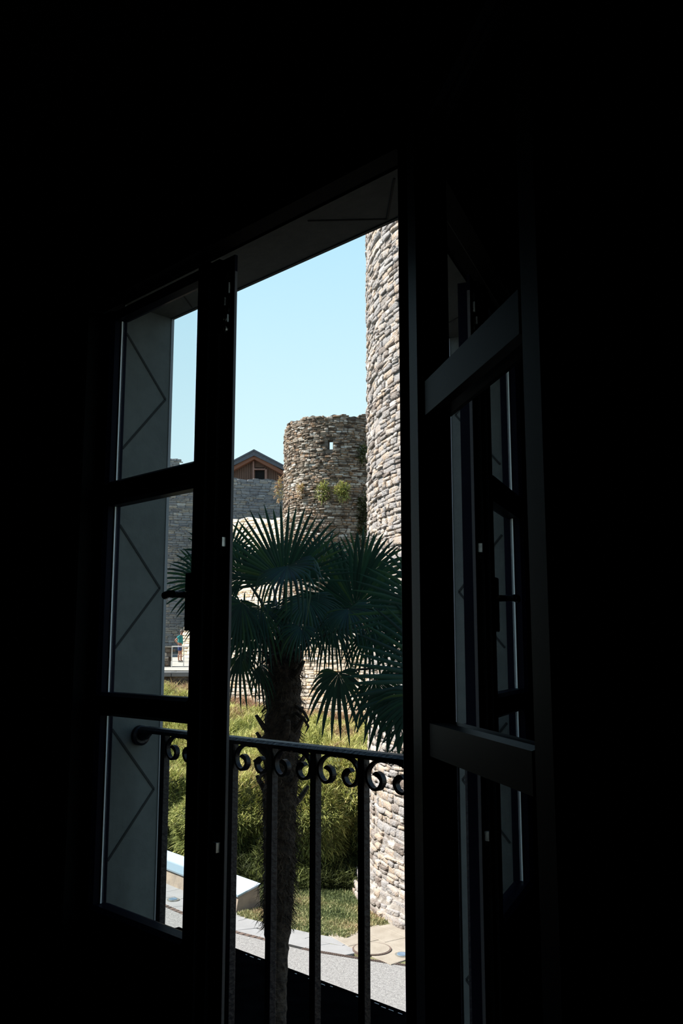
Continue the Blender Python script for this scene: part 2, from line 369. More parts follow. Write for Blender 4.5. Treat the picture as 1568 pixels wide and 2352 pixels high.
# ================================================================ outdoors
STONE_DARK = [(0.0, (0.05, 0.034, 0.026)), (0.2, (0.11, 0.082, 0.060)), (0.36, (0.22, 0.178, 0.138)), (0.5, (0.31, 0.27, 0.225)), (0.62, (0.25, 0.15, 0.085)), (0.78, (0.40, 0.36, 0.315)), (1.0, (0.56, 0.53, 0.48))]
M_ST_BIG = tinted('tower_stone', [(0.0, (0.17, 0.135, 0.115)), (0.22, (0.27, 0.24, 0.22)), (0.42, (0.31, 0.30, 0.30)), (0.58, (0.38, 0.34, 0.31)), (0.74, (0.40, 0.31, 0.235)), (0.87, (0.44, 0.40, 0.37)), (1.0, (0.54, 0.51, 0.48))], nscale=7, namt=.4, bump=1.0, bscale=26)
M_ST_SM = tinted('round_tower_stone', STONE_DARK, nscale=4, namt=.35, bump=.8, bscale=18)
M_ST_SH = tinted('shaded_wall_stone', [(0.0, (0.16, 0.16, 0.17)), (0.5, (0.27, 0.27, 0.27)), (0.8, (0.33, 0.29, 0.24)), (1.0, (0.42, 0.42, 0.41))], nscale=4, namt=.35, bump=.8, bscale=18)  # wall's shade put into the colour: greyer stone
M_ST_LIT = tinted('sunlit_wall_stone', [(0.0, (0.34, 0.26, 0.18)), (0.3, (0.58, 0.49, 0.39)), (0.6, (0.70, 0.61, 0.51)), (0.8, (0.66, 0.47, 0.29)), (1.0, (0.78, 0.73, 0.66))], nscale=4, namt=.3, bump=.6, bscale=18)  # sunlight put into the colour: paler, warmer stone
M_MORT_BIG = mat('tower_mortar', (0.16, 0.14, 0.12), 0.95, (0.38, 0.35, 0.32), 5, 0.8, 30)
M_MORT_SM = mat('round_tower_mortar', (0.055, 0.043, 0.034), 0.95, (0.17, 0.145, 0.12), 6, 0.8, 30)
M_MORT_SH = mat('shaded_wall_mortar', (0.12, 0.12, 0.12), 0.95, (0.24, 0.24, 0.24), 6, 0.8, 30)
M_MORT_LIT = mat('sunlit_wall_mortar', (0.46, 0.40, 0.33), 0.95, (0.64, 0.58, 0.50), 5, 0.8, 30)

A8 = [math.radians(a) for a in (12, 78, 102, 168, 192, 258, 282, 348)]
def unit_stone(r):
    """irregular dressed-face stone: x,y in -.5...5, z 0 (in the wall) ..1"""
    o = []
    for c, s_ in ((.5, .33), (.41, .5), (-.41, .5), (-.5, .33), (-.5, -.33), (-.41, -.5), (.41, -.5), (.5, -.33)):
        o.append([c+r.normal(0, .03), s_+r.normal(0, .05)])
    o = np.clip(np.array(o), -.54, .54)
    V = [(x, y, 0) for x, y in o]+[(x, y, .72+r.normal(0, .08)) for x, y in o]
    V += [(x*.84+r.normal(0, .02), y*.80+r.normal(0, .03), .94+r.normal(0, .12)) for x, y in o]+[(r.normal(0, .08), r.normal(0, .08), 1.0+r.normal(0, .15))]
    F = []
    for k in range(8):
        j = (k+1) % 8; F += [(k, j, 8+j), (k, 8+j, 8+k), (8+k, 8+j, 16+j), (8+k, 16+j, 16+k), (16+k, 16+j, 24)]
    return np.array(V, np.float32), np.array(F, np.int32)
UNITS = [unit_stone(rng) for _ in range(24)]

def masonry(stones, m, parent, name='stone', single=300, seen=None):
    """stones: rows (P, u, v, n, w, h, d).  The largest in view become parts, the rest one joined part."""
    S = np.array([[*s[0], *s[1], *s[2], *s[3], s[4], s[5], s[6]] for s in stones], np.float64)
    P = S[:, 0:3]; U = S[:, 3:6]; Vv = S[:, 6:9]; N = S[:, 9:12]; w, h, d = S[:, 12], S[:, 13], S[:, 14]
    tc_ = np.array(CAMP)-P; dist = np.linalg.norm(tc_, axis=1); fac = np.clip((tc_*N).sum(1)/dist, 0, 1)
    score = w*h*fac/dist**2
    # inside the opening as seen from indoors
    rel = P-np.array(CAMP); r = rel[:, 0]*DR[0]+rel[:, 1]*DO[0]; fw = rel[:, 0]*DR[1]+rel[:, 1]*DO[1]
    dd = fw*cP+rel[:, 2]*sP; px = 784+FPX*r/dd; py = 1176-FPX*(-fw*sP+rel[:, 2]*cP)/dd
    vis = (((px > 532) & (px < 946)) | ((px > 368) & (px < 440))) & (py > 480) & (py < 2340)
    if seen: vis &= seen(px, py)
    score = np.where(vis, score, 0)
    order = np.argsort(-score); one = set(order[:single][score[order[:single]] > 0].tolist())
    tint = np.clip(rng.beta(2.0, 2.0, len(S)), 0, 1)
    meshes = []
    for k in range(24):
        V, F = UNITS[k]; meshes.append(npmesh(name, V, F, m, np.full(len(V), (k+.5)/24)))
    perm = rng.permutation(24); restV = []; restF = []; restT = []; off = 0
    for i in range(len(S)):
        if i in one:
            k = int(np.clip(tint[i]*24, 0, 23)); o = bpy.data.objects.new(name, meshes[k]); COL.objects.link(o); o.parent = parent
            M = Matrix(((U[i, 0]*w[i], Vv[i, 0]*h[i], N[i, 0]*d[i], P[i, 0]), (U[i, 1]*w[i], Vv[i, 1]*h[i], N[i, 1]*d[i], P[i, 1]), (U[i, 2]*w[i], Vv[i, 2]*h[i], N[i, 2]*d[i], P[i, 2]), (0, 0, 0, 1)))
            o.matrix_world = M if not parent else Matrix.Translation(-parent.location) @ M
            if parent: o.matrix_basis = Matrix.Translation(-parent.location) @ M
        else:
            V, F = UNITS[perm[i % 24]]
            X = P[i]+np.outer(V[:, 0]*w[i], U[i])+np.outer(V[:, 1]*h[i], Vv[i])+np.outer(V[:, 2]*d[i], N[i])
            restV.append(X); restF.append(F+off); restT.append(np.full(len(V), tint[i])); off += len(V)
    if restV:
        V = np.concatenate(restV)-(np.array(parent.location) if parent else 0)
        o = link('small_stones', npmesh('small_stones', V, np.concatenate(restF), m, np.concatenate(restT)), parent); o['kind'] = 'stuff'

def courses(length, zlo, zhi, hm, wm, hj=.5, wj=.55):
    """rows of (s, z, w, h) covering a strip of the given length"""
    out = []; z = zlo
    while z < zhi:
        h = hm*rng.uniform(1-hj, 1+hj); s = rng.uniform(-wm, 0)
        while s < length:
            w = wm*rng.uniform(1-wj, 1+wj*1.6)
            if rng.random() < .16 and h > hm*.9:       # two thin ones in place of one
                out.append((s+w/2, z+h*.27, w*.96, h*.48)); out.append((s+w/2, z+h*.76, w*.96, h*.46))
            else: out.append((s+w/2, z+h/2+rng.normal(0, h*.04), w*.965, h*.93*rng.uniform(.88, 1.06)))
            s += w
        z += h
    return out
def arcwall(C, rad, a0, a1, z0, z1, m, name, parent, nseg=48, nz=8, thick=.0, hole=None):
    """curved backing; angles measured in level heading frame, rad(z) gives radius"""
    V = []; F = []
    for j in range(nz+1):
        z = z0+(z1-z0)*j/nz
        for i in range(nseg+1):
            a = a0+(a1-a0)*i/nseg; V.append(LV(C[0]+rad(z)*math.cos(a), C[1]+rad(z)*math.sin(a), z))
    for j in range(nz):
        for i in range(nseg):
            k = j*(nseg+1)+i; F.append((k, k+1, k+nseg+2, k+nseg+1))
    V = [v-parent.location for v in V]
    return link(name, npmesh(name, V, F, m, smooth=True), parent)
def arc_stones(C, rad, a0, a1, z0, z1, hm, wm, d, keep=None, top=None):
    out = []; R0 = rad((z0+z1)/2); L = R0*(a1-a0)
    for s, z, w, h in courses(L, z0, z1, hm, wm):
        a = a0+s/R0; R = rad(z)
        if top and z > top(a): continue
        if keep and not keep(a, z): continue
        n2 = (math.cos(a), math.sin(a)); tl = rng.normal(0, .055)
        n = LV(n2[0], n2[1], 0)-LV(0, 0, 0); u = LV(-n2[1], n2[0], 0)-LV(0, 0, 0)
        u = (u+Vector((0, 0, tl))).normalized(); v = n.cross(u).normalized(); 
        if v.z < 0: v = -v
        out.append((LV(C[0]+(R-.02)*n2[0], C[1]+(R-.02)*n2[1], z), u, v, n, w*R/R0*rng.uniform(.9, 1.02), h*rng.uniform(.82, 1.08), d*rng.uniform(.45, 1.8)))
    return out

# ---- ground
M_PAVE = mat('pale_rolled_gravel_paving', (0.205, 0.20, 0.197), 0.95, (0.29, 0.286, 0.28), 16, 1.0, 34)
M_SLAB = mat('pale_paving_slab', (0.255, 0.257, 0.262), 0.85, (0.285, 0.287, 0.292), 3, 0.15, 40)
M_FLAG = mat('beige_flagstone', (0.27, 0.235, 0.19), 0.85, (0.33, 0.295, 0.245), 3, 0.25, 30)
M_SOIL = mat('dry_soil', (0.10, 0.075, 0.045), 0.95, (0.17, 0.13, 0.08), 3, 0.6, 12)
M_BLACK = mat('black_slate', (0.0012, 0.0012, 0.0014), 1.0, (0.0022, 0.0022, 0.0024), 4, 0.2, 20, spec=0.0)
box('ground', -60, 30, FY, 90, GZ-.3, GZ-.04, M_SOIL, kind='structure')
M_NEARPAVE = M_PAVE
DRAIN = [(-24, 12.1), (-19.5, 11.95), (-17.7, 11.84), (-16.6, 11.74), (-14.8, 11.75), (-13.0, 12.06), (-12.0, 12.42), (-11.2, 12.74), (-9.5, 13.6), (-8, 14.5)]
EDGE = [(-24, 12.75), (-19.5, 13.0), (-17.7, 12.78), (-16.6, 12.66), (-15.8, 12.58), (-15.7, 12.46), (-14.9, 12.59), (-14.2, 12.69), (-13.8, 12.78), (-13.06, 13.0), (-12.3, 13.3), (-11.5, 13.9), (-10, 14.8), (-8, 16)]
def ip(T, x): return float(np.interp(x, [p[0] for p in T], [p[1] for p in T]))
V = []; F = []
xs = np.linspace(-30, -4, 80)
for i, x in enumerate(xs): V += [(x, FY, GZ), (x, ip(DRAIN, x)-.05, GZ)]
for i in range(len(xs)-1): F.append((2*i, 2*i+2, 2*i+3, 2*i+1))
tag(link('paving_1', npmesh('paving', V, F, M_PAVE)), kind='structure')
bpy.data.objects['paving_1'].name = 'pavement'
pv = tag(empty('slab_paving', (-15, 12.3, GZ)), 'band of pale rectangular paving slabs between the drain slot and the lawn', 'paving')
def quadslab(P4, z0, z1, gap, m, parent, name):
    c = sum((Vector((*p, 0)) for p in P4), Vector())/4; Q4 = []
    for p in P4:
        v = Vector((*p, 0)); d = (c-v); Q4.append(v+d.normalized()*gap)
    bm = bmesh.new(); prism(bm, [(q.x-parent.location.x, q.y-parent.location.y) for q in Q4], 2, z0-parent.location.z, z1-parent.location.z)
    bmesh.ops.bevel(bm, geom=[e for e in bm.edges if e.verts[0].co.z == e.verts[1].co.z and e.verts[0].co.z > (z0+z1)/2-parent.location.z], offset=.006, segments=1, affect='EDGES')
    return link(name, bm_mesh(name, bm, m), parent)
x = -22.0
while x < -12.65:
    w = rng.uniform(.55, .95); n_ = 1 if ip(EDGE, x)-ip(DRAIN, x) < .45 else 2
    sp = rng.uniform(.42, .58)
    for r_ in range(n_):
        f0, f1 = ((0, 1),) [0] if n_ == 1 else ((0, sp), (sp, 1))[r_]
        L = lambda xx, f: (xx+(.16 if f > 0 else 0), (ip(DRAIN, xx)+.06)*(1-f)+ip(EDGE, xx)*f)
        xa, xb = x+(.25*r_), x+w+(.25*r_)
        quadslab([L(xa, f0), L(xb, f0), L(xb, f1), L(xa, f1)], GZ-.05, GZ+.004+rng.uniform(0, .004), .008, M_SLAB, pv, 'slab')
    x += w
# slot drain: steel lips with cross bars
dr = tag(empty('slot_drain', (-14.8, 11.75, GZ)), 'narrow dark slotted drain running across the pale paving', 'drain')
M_DSLOT = mat('drain_shadow', (0.012, 0.012, 0.012), 0.9); M_DIRON = mat('rusty_drain_iron', (0.10, 0.07, 0.055), 0.7, (0.16, 0.11, 0.09), 30)
V = []; F = []
for i, x in enumerate(xs): V += [(x+14.8, ip(DRAIN, x)-.055-11.75, .001), (x+14.8, ip(DRAIN, x)+.055-11.75, .001)]
for i in range(len(xs)-1): F.append((2*i, 2*i+2, 2*i+3, 2*i+1))
link('channel', npmesh('channel', V, F, M_DSLOT), dr)
V = []; F = []; x = -20.0
def tick(x, half, wd):
    global V, F
    y = ip(DRAIN, x)-11.75; k = len(V)
    for dx, dy, z in ((-wd, -half, .002), (wd, -half, .002), (wd, half, .002), (-wd, half, .002), (-wd, -half, .008), (wd, -half, .008), (wd, half, .008), (-wd, half, .008)): V.append((x+14.8+dx, y+dy, z))
    F += [(k+4, k+5, k+6, k+7), (k, k+1, k+5, k+4), (k+1, k+2, k+6, k+5), (k+2, k+3, k+7, k+6), (k+3, k, k+4, k+7)]
x = -13.2
while x < -10: tick(x, .05, .009); x += .040
x = -21
while x < -13.6: tick(x, .05, .06 if rng.random() < .9 else .03); x += .15
o = link('grate_bars', npmesh('grate_bars', V, F, M_DIRON), dr); o['kind'] = 'stuff'
# beige flagstones round the tower foot
TC = (7.64, 22.8); TR = 7.0
fg = tag(empty('flagstone_apron', LV(1.3, 18.6, -5.5)), 'beige flagstones curving round the foot of the tall tower', 'paving')
for ri, (r0, r1) in enumerate(((7.15, 7.75), (7.75, 8.25), (8.25, 8.95))):
    a = 207.5-ri*.6
    while a < 250:
        da = rng.uniform(4.5, 8)
        P4 = []
        for aa, rr in ((a, r0), (a+da, r0), (a+da, r1), (a, r1)):
            p = LV(TC[0]+rr*math.cos(math.radians(aa)), TC[1]+rr*math.sin(math.radians(aa)), 0); P4.append((p.x, p.y))
        mx = sum(p[0] for p in P4)/4
        if sum(p[1] for p in P4)/4 > ip(DRAIN, mx)+.2: quadslab(P4, GZ-.05, GZ+.012+rng.uniform(0, .006), .01, M_FLAG, fg, 'flagstone')
        a += da
def disc(bm, c, r, z0, z1, n=36, r1=None):
    r1 = r1 or r
    A = [bm.verts.new((c[0]+r*math.cos(2*math.pi*k/n), c[1]+r*math.sin(2*math.pi*k/n), z0)) for k in range(n)]
    B = [bm.verts.new((c[0]+r1*math.cos(2*math.pi*k/n), c[1]+r1*math.sin(2*math.pi*k/n), z1)) for k in range(n)]
    bm.faces.new(B); bm.faces.new(A[::-1])
    for k in range(n): bm.faces.new((A[k], A[(k+1) % n], B[(k+1) % n], B[k]))
mh = tag(empty('manhole_cover', LV(.56, 17.75, -5.478)), 'round stone-filled manhole cover beside the slotted drain', 'manhole')
bm = bmesh.new(); disc(bm, (0, 0), .36, -.04, .012); link('rim', bm_mesh('rim', bm, M_DIRON), mh)
bm = bmesh.new(); disc(bm, (0, 0), .335, -.04, .018, r1=.33); link('cover', bm_mesh('cover', bm, M_FLAG), mh)
M_LENS = mat('blue_grey_lens', (0.18, 0.28, 0.40), 0.08, metal=.3)
for (r_, f_), lb in (((1.10, 17.45), 'round ground light set in the paving right of the manhole cover'), ((-3.72, 21.1), 'round ground light set in the slabs in front of the information bench')):
    gl = tag(empty('ground_light', LV(r_, f_, -5.485)), lb, 'light')
    bm = bmesh.new(); disc(bm, (0, 0), .14, -.02, .016, r1=.135); link('rim', bm_mesh('rim', bm, M_STEEL), gl)
    bm = bmesh.new(); disc(bm, (0, 0), .105, .0, .024, r1=.09); link('lens', bm_mesh('lens', bm, M_LENS), gl)

# ---- long low information bench with sloping printed top
M_BEIGE = mat('beige_concrete', (0.34, 0.28, 0.22), 0.9, (0.24, 0.20, 0.165), 5, 0.3, 20)
M_ENAMEL = bpy.data.materials.new('printed_enamel_panel'); M_ENAMEL.use_nodes = True
n = M_ENAMEL.node_tree; b = n.nodes['Principled BSDF']; b.inputs['Roughness'].default_value = .25
g = n.nodes.new('ShaderNodeTexCoord'); s_ = n.nodes.new('ShaderNodeSeparateXYZ'); r = n.nodes.new('ShaderNodeValToRGB'); mr = n.nodes.new('ShaderNodeMapRange')
mr.inputs[1].default_value = -.19; mr.inputs[2].default_value = .26; n.links.new(g.outputs['Object'], s_.inputs[0]); n.links.new(s_.outputs['Y'], mr.inputs[0]); n.links.new(mr.outputs[0], r.inputs[0])
ee = r.color_ramp.elements; ee[0].position = .30; ee[0].color = (.22, .30, .36, 1); ee[1].position = .44; ee[1].color = (.42, .50, .62, 1); n.links.new(r.outputs[0], b.inputs['Base Color'])
ib = tag(empty('information_bench', (-15.87, 12.87, GZ), math.radians(-5.5)), 'long low beige information bench with a sloping pale blue printed top', 'information panel')
prof = [(12.56, 0), (13.18, 0), (13.14, .44), (12.62, .30)]
bm = bmesh.new(); prism(bm, [(y-12.85, z) for y, z in prof], 0, -6.5, -.03); link('plinth', bm_mesh('plinth', bm, M_BEIGE), ib)
bm = bmesh.new(); prism(bm, [(12.58-12.85, .305), (13.16-12.85, .465), (13.155-12.85, .50), (12.575-12.85, .34)], 0, -6.5, 0); link('top_panel', bm_mesh('top_panel', bm, M_ENAMEL), ib)
M_WPAN = mat('white_enamel', (0.62, 0.68, 0.74), 0.3)
bm = bmesh.new(); prism(bm, [(12.60-12.85, .3455), (13.14-12.85, .4965), (13.139-12.85, .5005), (12.599-12.85, .3495)], 0, -1.45, -.02); tag(link('end_panel', bm_mesh('end_panel', bm, M_WPAN), ib), label='white blank end of the sloping top')

# ---- black canopy beyond the palm
cnp = tag(empty('canopy', (-5, 6.4, GZ)), 'long low black canopy roof beyond the palm trunk, pale flecks along its edge', 'canopy')
xe = -10.43; zt = EYE-3.60-GZ
bm = bmesh.new(); prism(bm, [(5.3-6.4, zt-.05), (7.30-6.4, zt-.05), (7.30-6.4, zt), (5.3-6.4, zt+.04)], 0, xe+5, 9); link('roof_sheet', bm_mesh('roof_sheet', bm, M_BLACK), cnp)
bm = bmesh.new(); bx(bm, xe+5.05, 9, 5.5-6.4, 7.15-6.4, 0, zt-.05); link('dark_wall', bm_mesh('dark_wall', bm, M_BLACK), cnp)
M_FLECK = mat('pale_fleck', (0.55, 0.55, 0.52), 0.6)
V = []; F = []; x = xe+.3
while x < -5.5:
    if rng.random() < .85:
        k = len(V); w = rng.uniform(.012, .040); y = 7.30-6.4-rng.uniform(.055, .085); hh = rng.uniform(.002, .004)
        for dx, dy, z in ((-w, -.005, 0), (w, -.004, 0), (w, .004, 0), (-w, .005, 0), (-w*.8, -.005, hh), (w*.8, -.004, hh), (w*.8, .004, hh), (-w*.8, .005, hh)): V.append((x+5+dx, y+dy, zt+.003+z))
        F += [(k+4, k+5, k+6, k+7), (k, k+1, k+5, k+4), (k+1, k+2, k+6, k+5), (k+2, k+3, k+7, k+6), (k+3, k, k+4, k+7)]
    x += rng.uniform(.10, .16)
o = link('edge_flecks', npmesh('edge_flecks', V, F, M_FLECK), cnp); o['kind'] = 'stuff'

# ---- tall round tower on the right
bt = tag(empty('tall_round_tower', LV(TC[0], TC[1], -5.5)), 'tall round grey stone tower rising out of view beside the open leaf', 'tower')
D = math.radians
def Rbig(z): return TR-.06+max(0, (-3.9-z))*.20+max(0, (-4.9-z))*.35
arcwall(TC, Rbig, D(0), D(360), -5.6, 16, M_MORT_BIG, 'mortar_core', bt, 120, 60)
st = arc_stones(TC, Rbig, D(166), D(232), -5.55, 12.5, .135, .29, .050)
masonry(st, M_ST_BIG, bt)

# ---- small round tower, open at the back, with an arrow slit
SCN = (-.18, 44.8); SRR = 2.70
rt = tag(empty('small_round_tower', LV(SCN[0], SCN[1], -1)), 'ruined round tower of brown rubble with an arrow slit near its top', 'tower')
def Rsm(z): return SRR-.04+max(0, 9-z)*.012
def topz(a):
    t = math.degrees(a)
    return 11.0+.05*math.sin(t*.19)+.04*math.sin(t*.57+1)+(.12 if t > 292 else 0)-(.15 if t < 200 else 0)
SL = (D(262.5), .045, 9.35, 9.80)      # slit: centre angle, half width, z range
def shell():
    V = []; F = []; n = 150; zs = [-3]+list(np.arange(-2, 9.1, 1))+[9.35, 9.80, 10.2, 10.6]
    an = [D(150)+(D(390)-D(150))*i/n for i in range(n+1)]
    an = sorted(set([a for a in an if abs(a-SL[0]) > .05]+[SL[0]-SL[1], SL[0]+SL[1]])); n = len(an)-1
    nz = len(zs)
    for lay, dr_ in ((0, 0), (1, -.45)):
        for j in range(nz+1):
            for a in an:
                z = zs[j] if j < nz else topz(a)
                V.append(LV(SCN[0]+(Rsm(z)+dr_)*math.cos(a), SCN[1]+(Rsm(z)+dr_)*math.sin(a), z)-rt.location)
    def id_(l, j, i): return (l*(nz+1)+j)*(n+1)+i
    hi = [i for i in range(n) if abs(an[i]-(SL[0]-SL[1])) < 1e-9][0]; hj = zs.index(9.35)
    for j in range(nz):
        for i in range(n):
            if i == hi and j == hj: continue
            F.append((id_(0, j, i), id_(0, j, i+1), id_(0, j+1, i+1), id_(0, j+1, i))); F.append((id_(1, j, i), id_(1, j+1, i), id_(1, j+1, i+1), id_(1, j, i+1)))
    for i in range(n): F.append((id_(0, nz, i), id_(0, nz, i+1), id_(1, nz, i+1), id_(1, nz, i)))
    for j in range(nz):
        F.append((id_(0, j, 0), id_(0, j+1, 0), id_(1, j+1, 0), id_(1, j, 0))); F.append((id_(0, j, n), id_(1, j, n), id_(1, j+1, n), id_(0, j+1, n)))
    a, b_, c, d = id_(0, hj, hi), id_(0, hj, hi+1), id_(0, hj+1, hi+1), id_(0, hj+1, hi); A, B, C_, D_ = (id_(1, hj, hi), id_(1, hj, hi+1), id_(1, hj+1, hi+1), id_(1, hj+1, hi))
    F += [(a, b_, B, A), (b_, c, C_, B), (c, d, D_, C_), (d, a, A, D_)]
    return V, F
V, F = shell(); link('mortar_core', npmesh('mortar_core', V, F, M_MORT_SM), rt)
st = arc_stones(SCN, Rsm, D(172), D(372), -2.6, 11.45, .095, .25, .06, keep=lambda a, z: not (abs(a-SL[0]) < .085 and 9.2 < z < 9.95), top=lambda a: topz(a)-.02+rng.uniform(-.03, .04))
masonry(st, M_ST_SM, rt, seen=lambda px, py: (px > 600) & (px < 845) & (py < 1280))
# taller broken stub behind it, right
def flatwall(name, A, B, z0, z1, m, ms, parent, hm, wm, thick=.8, batter=0.0, topf=None, depth=.05, single=300, seen=None, nx=40, nz=10):
    """wall from level point A to B (left to right as seen), leaning back by batter (m per m); optional top profile"""
    A = Vector((*A, 0)); B = Vector((*B, 0)); L = (B-A).length; t = (B-A)/L; nn = Vector((t.y, -t.x, 0))
    zt_ = lambda s: topf(s) if topf else z1
    def pos(s, z, off=0): p = A+t*s-nn*(batter*(z-z0))+nn*off; return LV(p.x, p.y, z)
    V = []; F = []
    for j in range(nz+1):
        for i in range(nx+1):
            s = L*i/nx; z = z0+(zt_(s)-z0)*j/nz; V.append(pos(s, z)-parent.location)
    k0 = len(V)
    for i in range(nx+1): s = L*i/nx; V.append(pos(s, zt_(s), -thick)-parent.location)
    for i in range(nx+1): s = L*i/nx; V.append(pos(s, z0, -thick)-parent.location)
    for j in range(nz):
        for i in range(nx): k = j*(nx+1)+i; F.append((k, k+1, k+nx+2, k+nx+1))
    for i in range(nx):
        k = nz*(nx+1)+i; F.append((k, k+1, k0+i+1, k0+i)); F.append((k0+i, k0+i+1, k0+nx+2+i, k0+nx+1+i))
    for i in (0, nx):
        col = [j*(nx+1)+i for j in range(nz+1)]; F.append(tuple(col+[k0+i, k0+nx+1+i]))
    link('mortar_core', npmesh(name, V, F, m), parent)
    out = []; lean = Vector((nn.x, nn.y, batter)).normalized()
    n3 = LV(nn.x, nn.y, batter)-LV(0, 0, 0); n3.normalize(); u3 = (LV(t.x, t.y, 0)-LV(0, 0, 0)).normalized(); v3 = n3.cross(u3); v3 = v3 if v3.z > 0 else -v3
    for s, z, w, h in courses(L, z0, (max(zt_(L*k/20) for k in range(21)) if topf else z1), hm, wm):
        if s < 0 or s > L or z+h*.3 > zt_(s): continue
        u = (u3+v3*rng.normal(0, .03)).normalized(); v = n3.cross(u); v = v if v.z > 0 else -v
        out.append((pos(s, z, -.01), u, v, n3, w, h, depth*rng.uniform(.6, 1.5)))
    masonry(out, ms, parent, single=single, seen=seen)
def rough(base, amp, f=3.0, ph=0.0): return lambda s: base+amp*(math.sin(s*f+ph)+.6*math.sin(s*f*2.3+1+ph)+.4*math.sin(s*f*5.1))
sw = tag(empty('broken_wall_stub', LV(1.9, 47, 0)), 'broken wall top showing above the ruined round tower at its right', 'wall')
flatwall('stub', (1.05, 46.6), (3.4, 47.0), 6, 12.45, M_MORT_SM, M_ST_SM, sw, .14, .32, topf=rough(12.0, .06), single=60)

# ---- curtain wall (shaded upper face), return wall on the left, pale battered wall below, moat wall
cw = tag(empty('curtain_wall', LV(-6, 50, 0)), 'grey curtain wall in shade under the gabled house and behind the standing person', 'wall')
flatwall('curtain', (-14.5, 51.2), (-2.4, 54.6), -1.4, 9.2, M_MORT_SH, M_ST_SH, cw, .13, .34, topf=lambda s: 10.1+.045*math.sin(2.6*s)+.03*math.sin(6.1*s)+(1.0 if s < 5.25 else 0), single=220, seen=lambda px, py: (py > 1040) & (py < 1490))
bw = tag(empty('battered_wall', LV(-6, 45, 0)), 'pale sunlit sloping wall below the curtain wall, left of the round tower', 'wall')
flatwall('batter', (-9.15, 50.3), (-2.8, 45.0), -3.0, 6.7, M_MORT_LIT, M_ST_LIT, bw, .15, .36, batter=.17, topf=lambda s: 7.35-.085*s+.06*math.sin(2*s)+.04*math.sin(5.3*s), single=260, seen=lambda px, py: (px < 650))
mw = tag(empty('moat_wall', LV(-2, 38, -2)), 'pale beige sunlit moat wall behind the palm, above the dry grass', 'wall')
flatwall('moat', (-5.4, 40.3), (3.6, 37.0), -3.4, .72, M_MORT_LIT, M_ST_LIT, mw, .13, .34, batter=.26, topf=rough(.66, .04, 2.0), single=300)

# ---- gabled house on the wall
gh = tag(empty('gabled_house', LV(-5.1, 56, 8)), 'dark timber gabled house with an open loft window, above the curtain wall', 'house')
M_TIMB = mat('brown_timber', (0.10, 0.055, 0.035), 0.8, (0.14, 0.075, 0.05), 8, aniso=(12, 12, .6)); M_PINK = mat('pinkish_timber', (0.30, 0.17, 0.13), 0.8, (0.25, 0.14, 0.11), 8)
M_ROOF = mat('slate_roof', (0.07, 0.075, 0.09), 0.6, (0.10, 0.105, 0.12), 10, .3, 30); M_VOID = mat('dark_interior', (0.004, 0.004, 0.004), 1)
def GP(x, y, d=57.0): return at(x, y, d)
apex = GP(584, 1042); el_ = GP(520, 1073); er = GP(640, 1073)
uX = (GP(640, 1073)-GP(520, 1073)).normalized(); bk = (LV(0, 1, 0)-LV(0, 0, 0))
def gpoly(name, P, d0, d1, m, parent=gh):
    bm = bmesh.new(); A = [bm.verts.new(p+bk*d0-parent.location) for p in P]; B = [bm.verts.new(p+bk*d1-parent.location) for p in P]; n = len(P)
    bm.faces.new(A); bm.faces.new(B[::-1])
    for i in range(n): bm.faces.new((A[i], A[(i+1) % n], B[(i+1) % n], B[i]))
    bmesh.ops.recalc_face_normals(bm, faces=bm.faces); return link(name, bm_mesh(name, bm, m), parent)
gpoly('gable_wall', [GP(500, 1130), GP(660, 1130), GP(660, 1088), GP(584, 1048), GP(500, 1090)], .35, 6, M_VOID)
for k, x in enumerate(np.arange(502, 660, 5.2)):
    if 583 < x+2.6 < 608: continue
    yt = lambda xx: 1048+abs(xx-584)*.50
    gpoly('board', [GP(x, 1130), GP(x+4.6, 1130), GP(x+4.6, yt(x+4.6)), GP(x, yt(x))], .27, .35, M_TIMB)
gpoly('board', [GP(583, 1072), GP(608, 1072), GP(608, 1059), GP(584, 1048)], .27, .35, M_TIMB)
wn = gpoly('window', [GP(583, 1128), GP(608, 1128), GP(608, 1078), GP(583, 1078)], .30, .34, M_VOID)
gpoly('post', [GP(579.5, 1128), GP(583, 1128), GP(583, 1058), GP(579.5, 1059)], .12, .3, M_PINK)
gpoly('post', [GP(608, 1128), GP(612, 1128), GP(612, 1077), GP(608, 1077)], .12, .3, M_PINK)
gpoly('lintel', [GP(583, 1078), GP(608, 1078), GP(608, 1075), GP(583, 1075)], .12, .3, M_PINK)
for sx_ in (-1, 1):
    P = [GP(584, 1036), GP(584+sx_*76, 1076), GP(584+sx_*76, 1085), GP(584, 1048)]
    gpoly('barge_board', P, -.25, -.15, M_ROOF)
    gpoly('roof_slope', [GP(584, 1034), GP(584+sx_*78, 1075), GP(584+sx_*78, 1078.5), GP(584, 1038)], -.3, 6, M_ROOF)
    gpoly('soffit_lining', [GP(584, 1046), GP(584+sx_*70, 1084), GP(584+sx_*70, 1093), GP(584, 1055)], -.12, .28, mat('red_timber', (.22, .09, .05), .8))

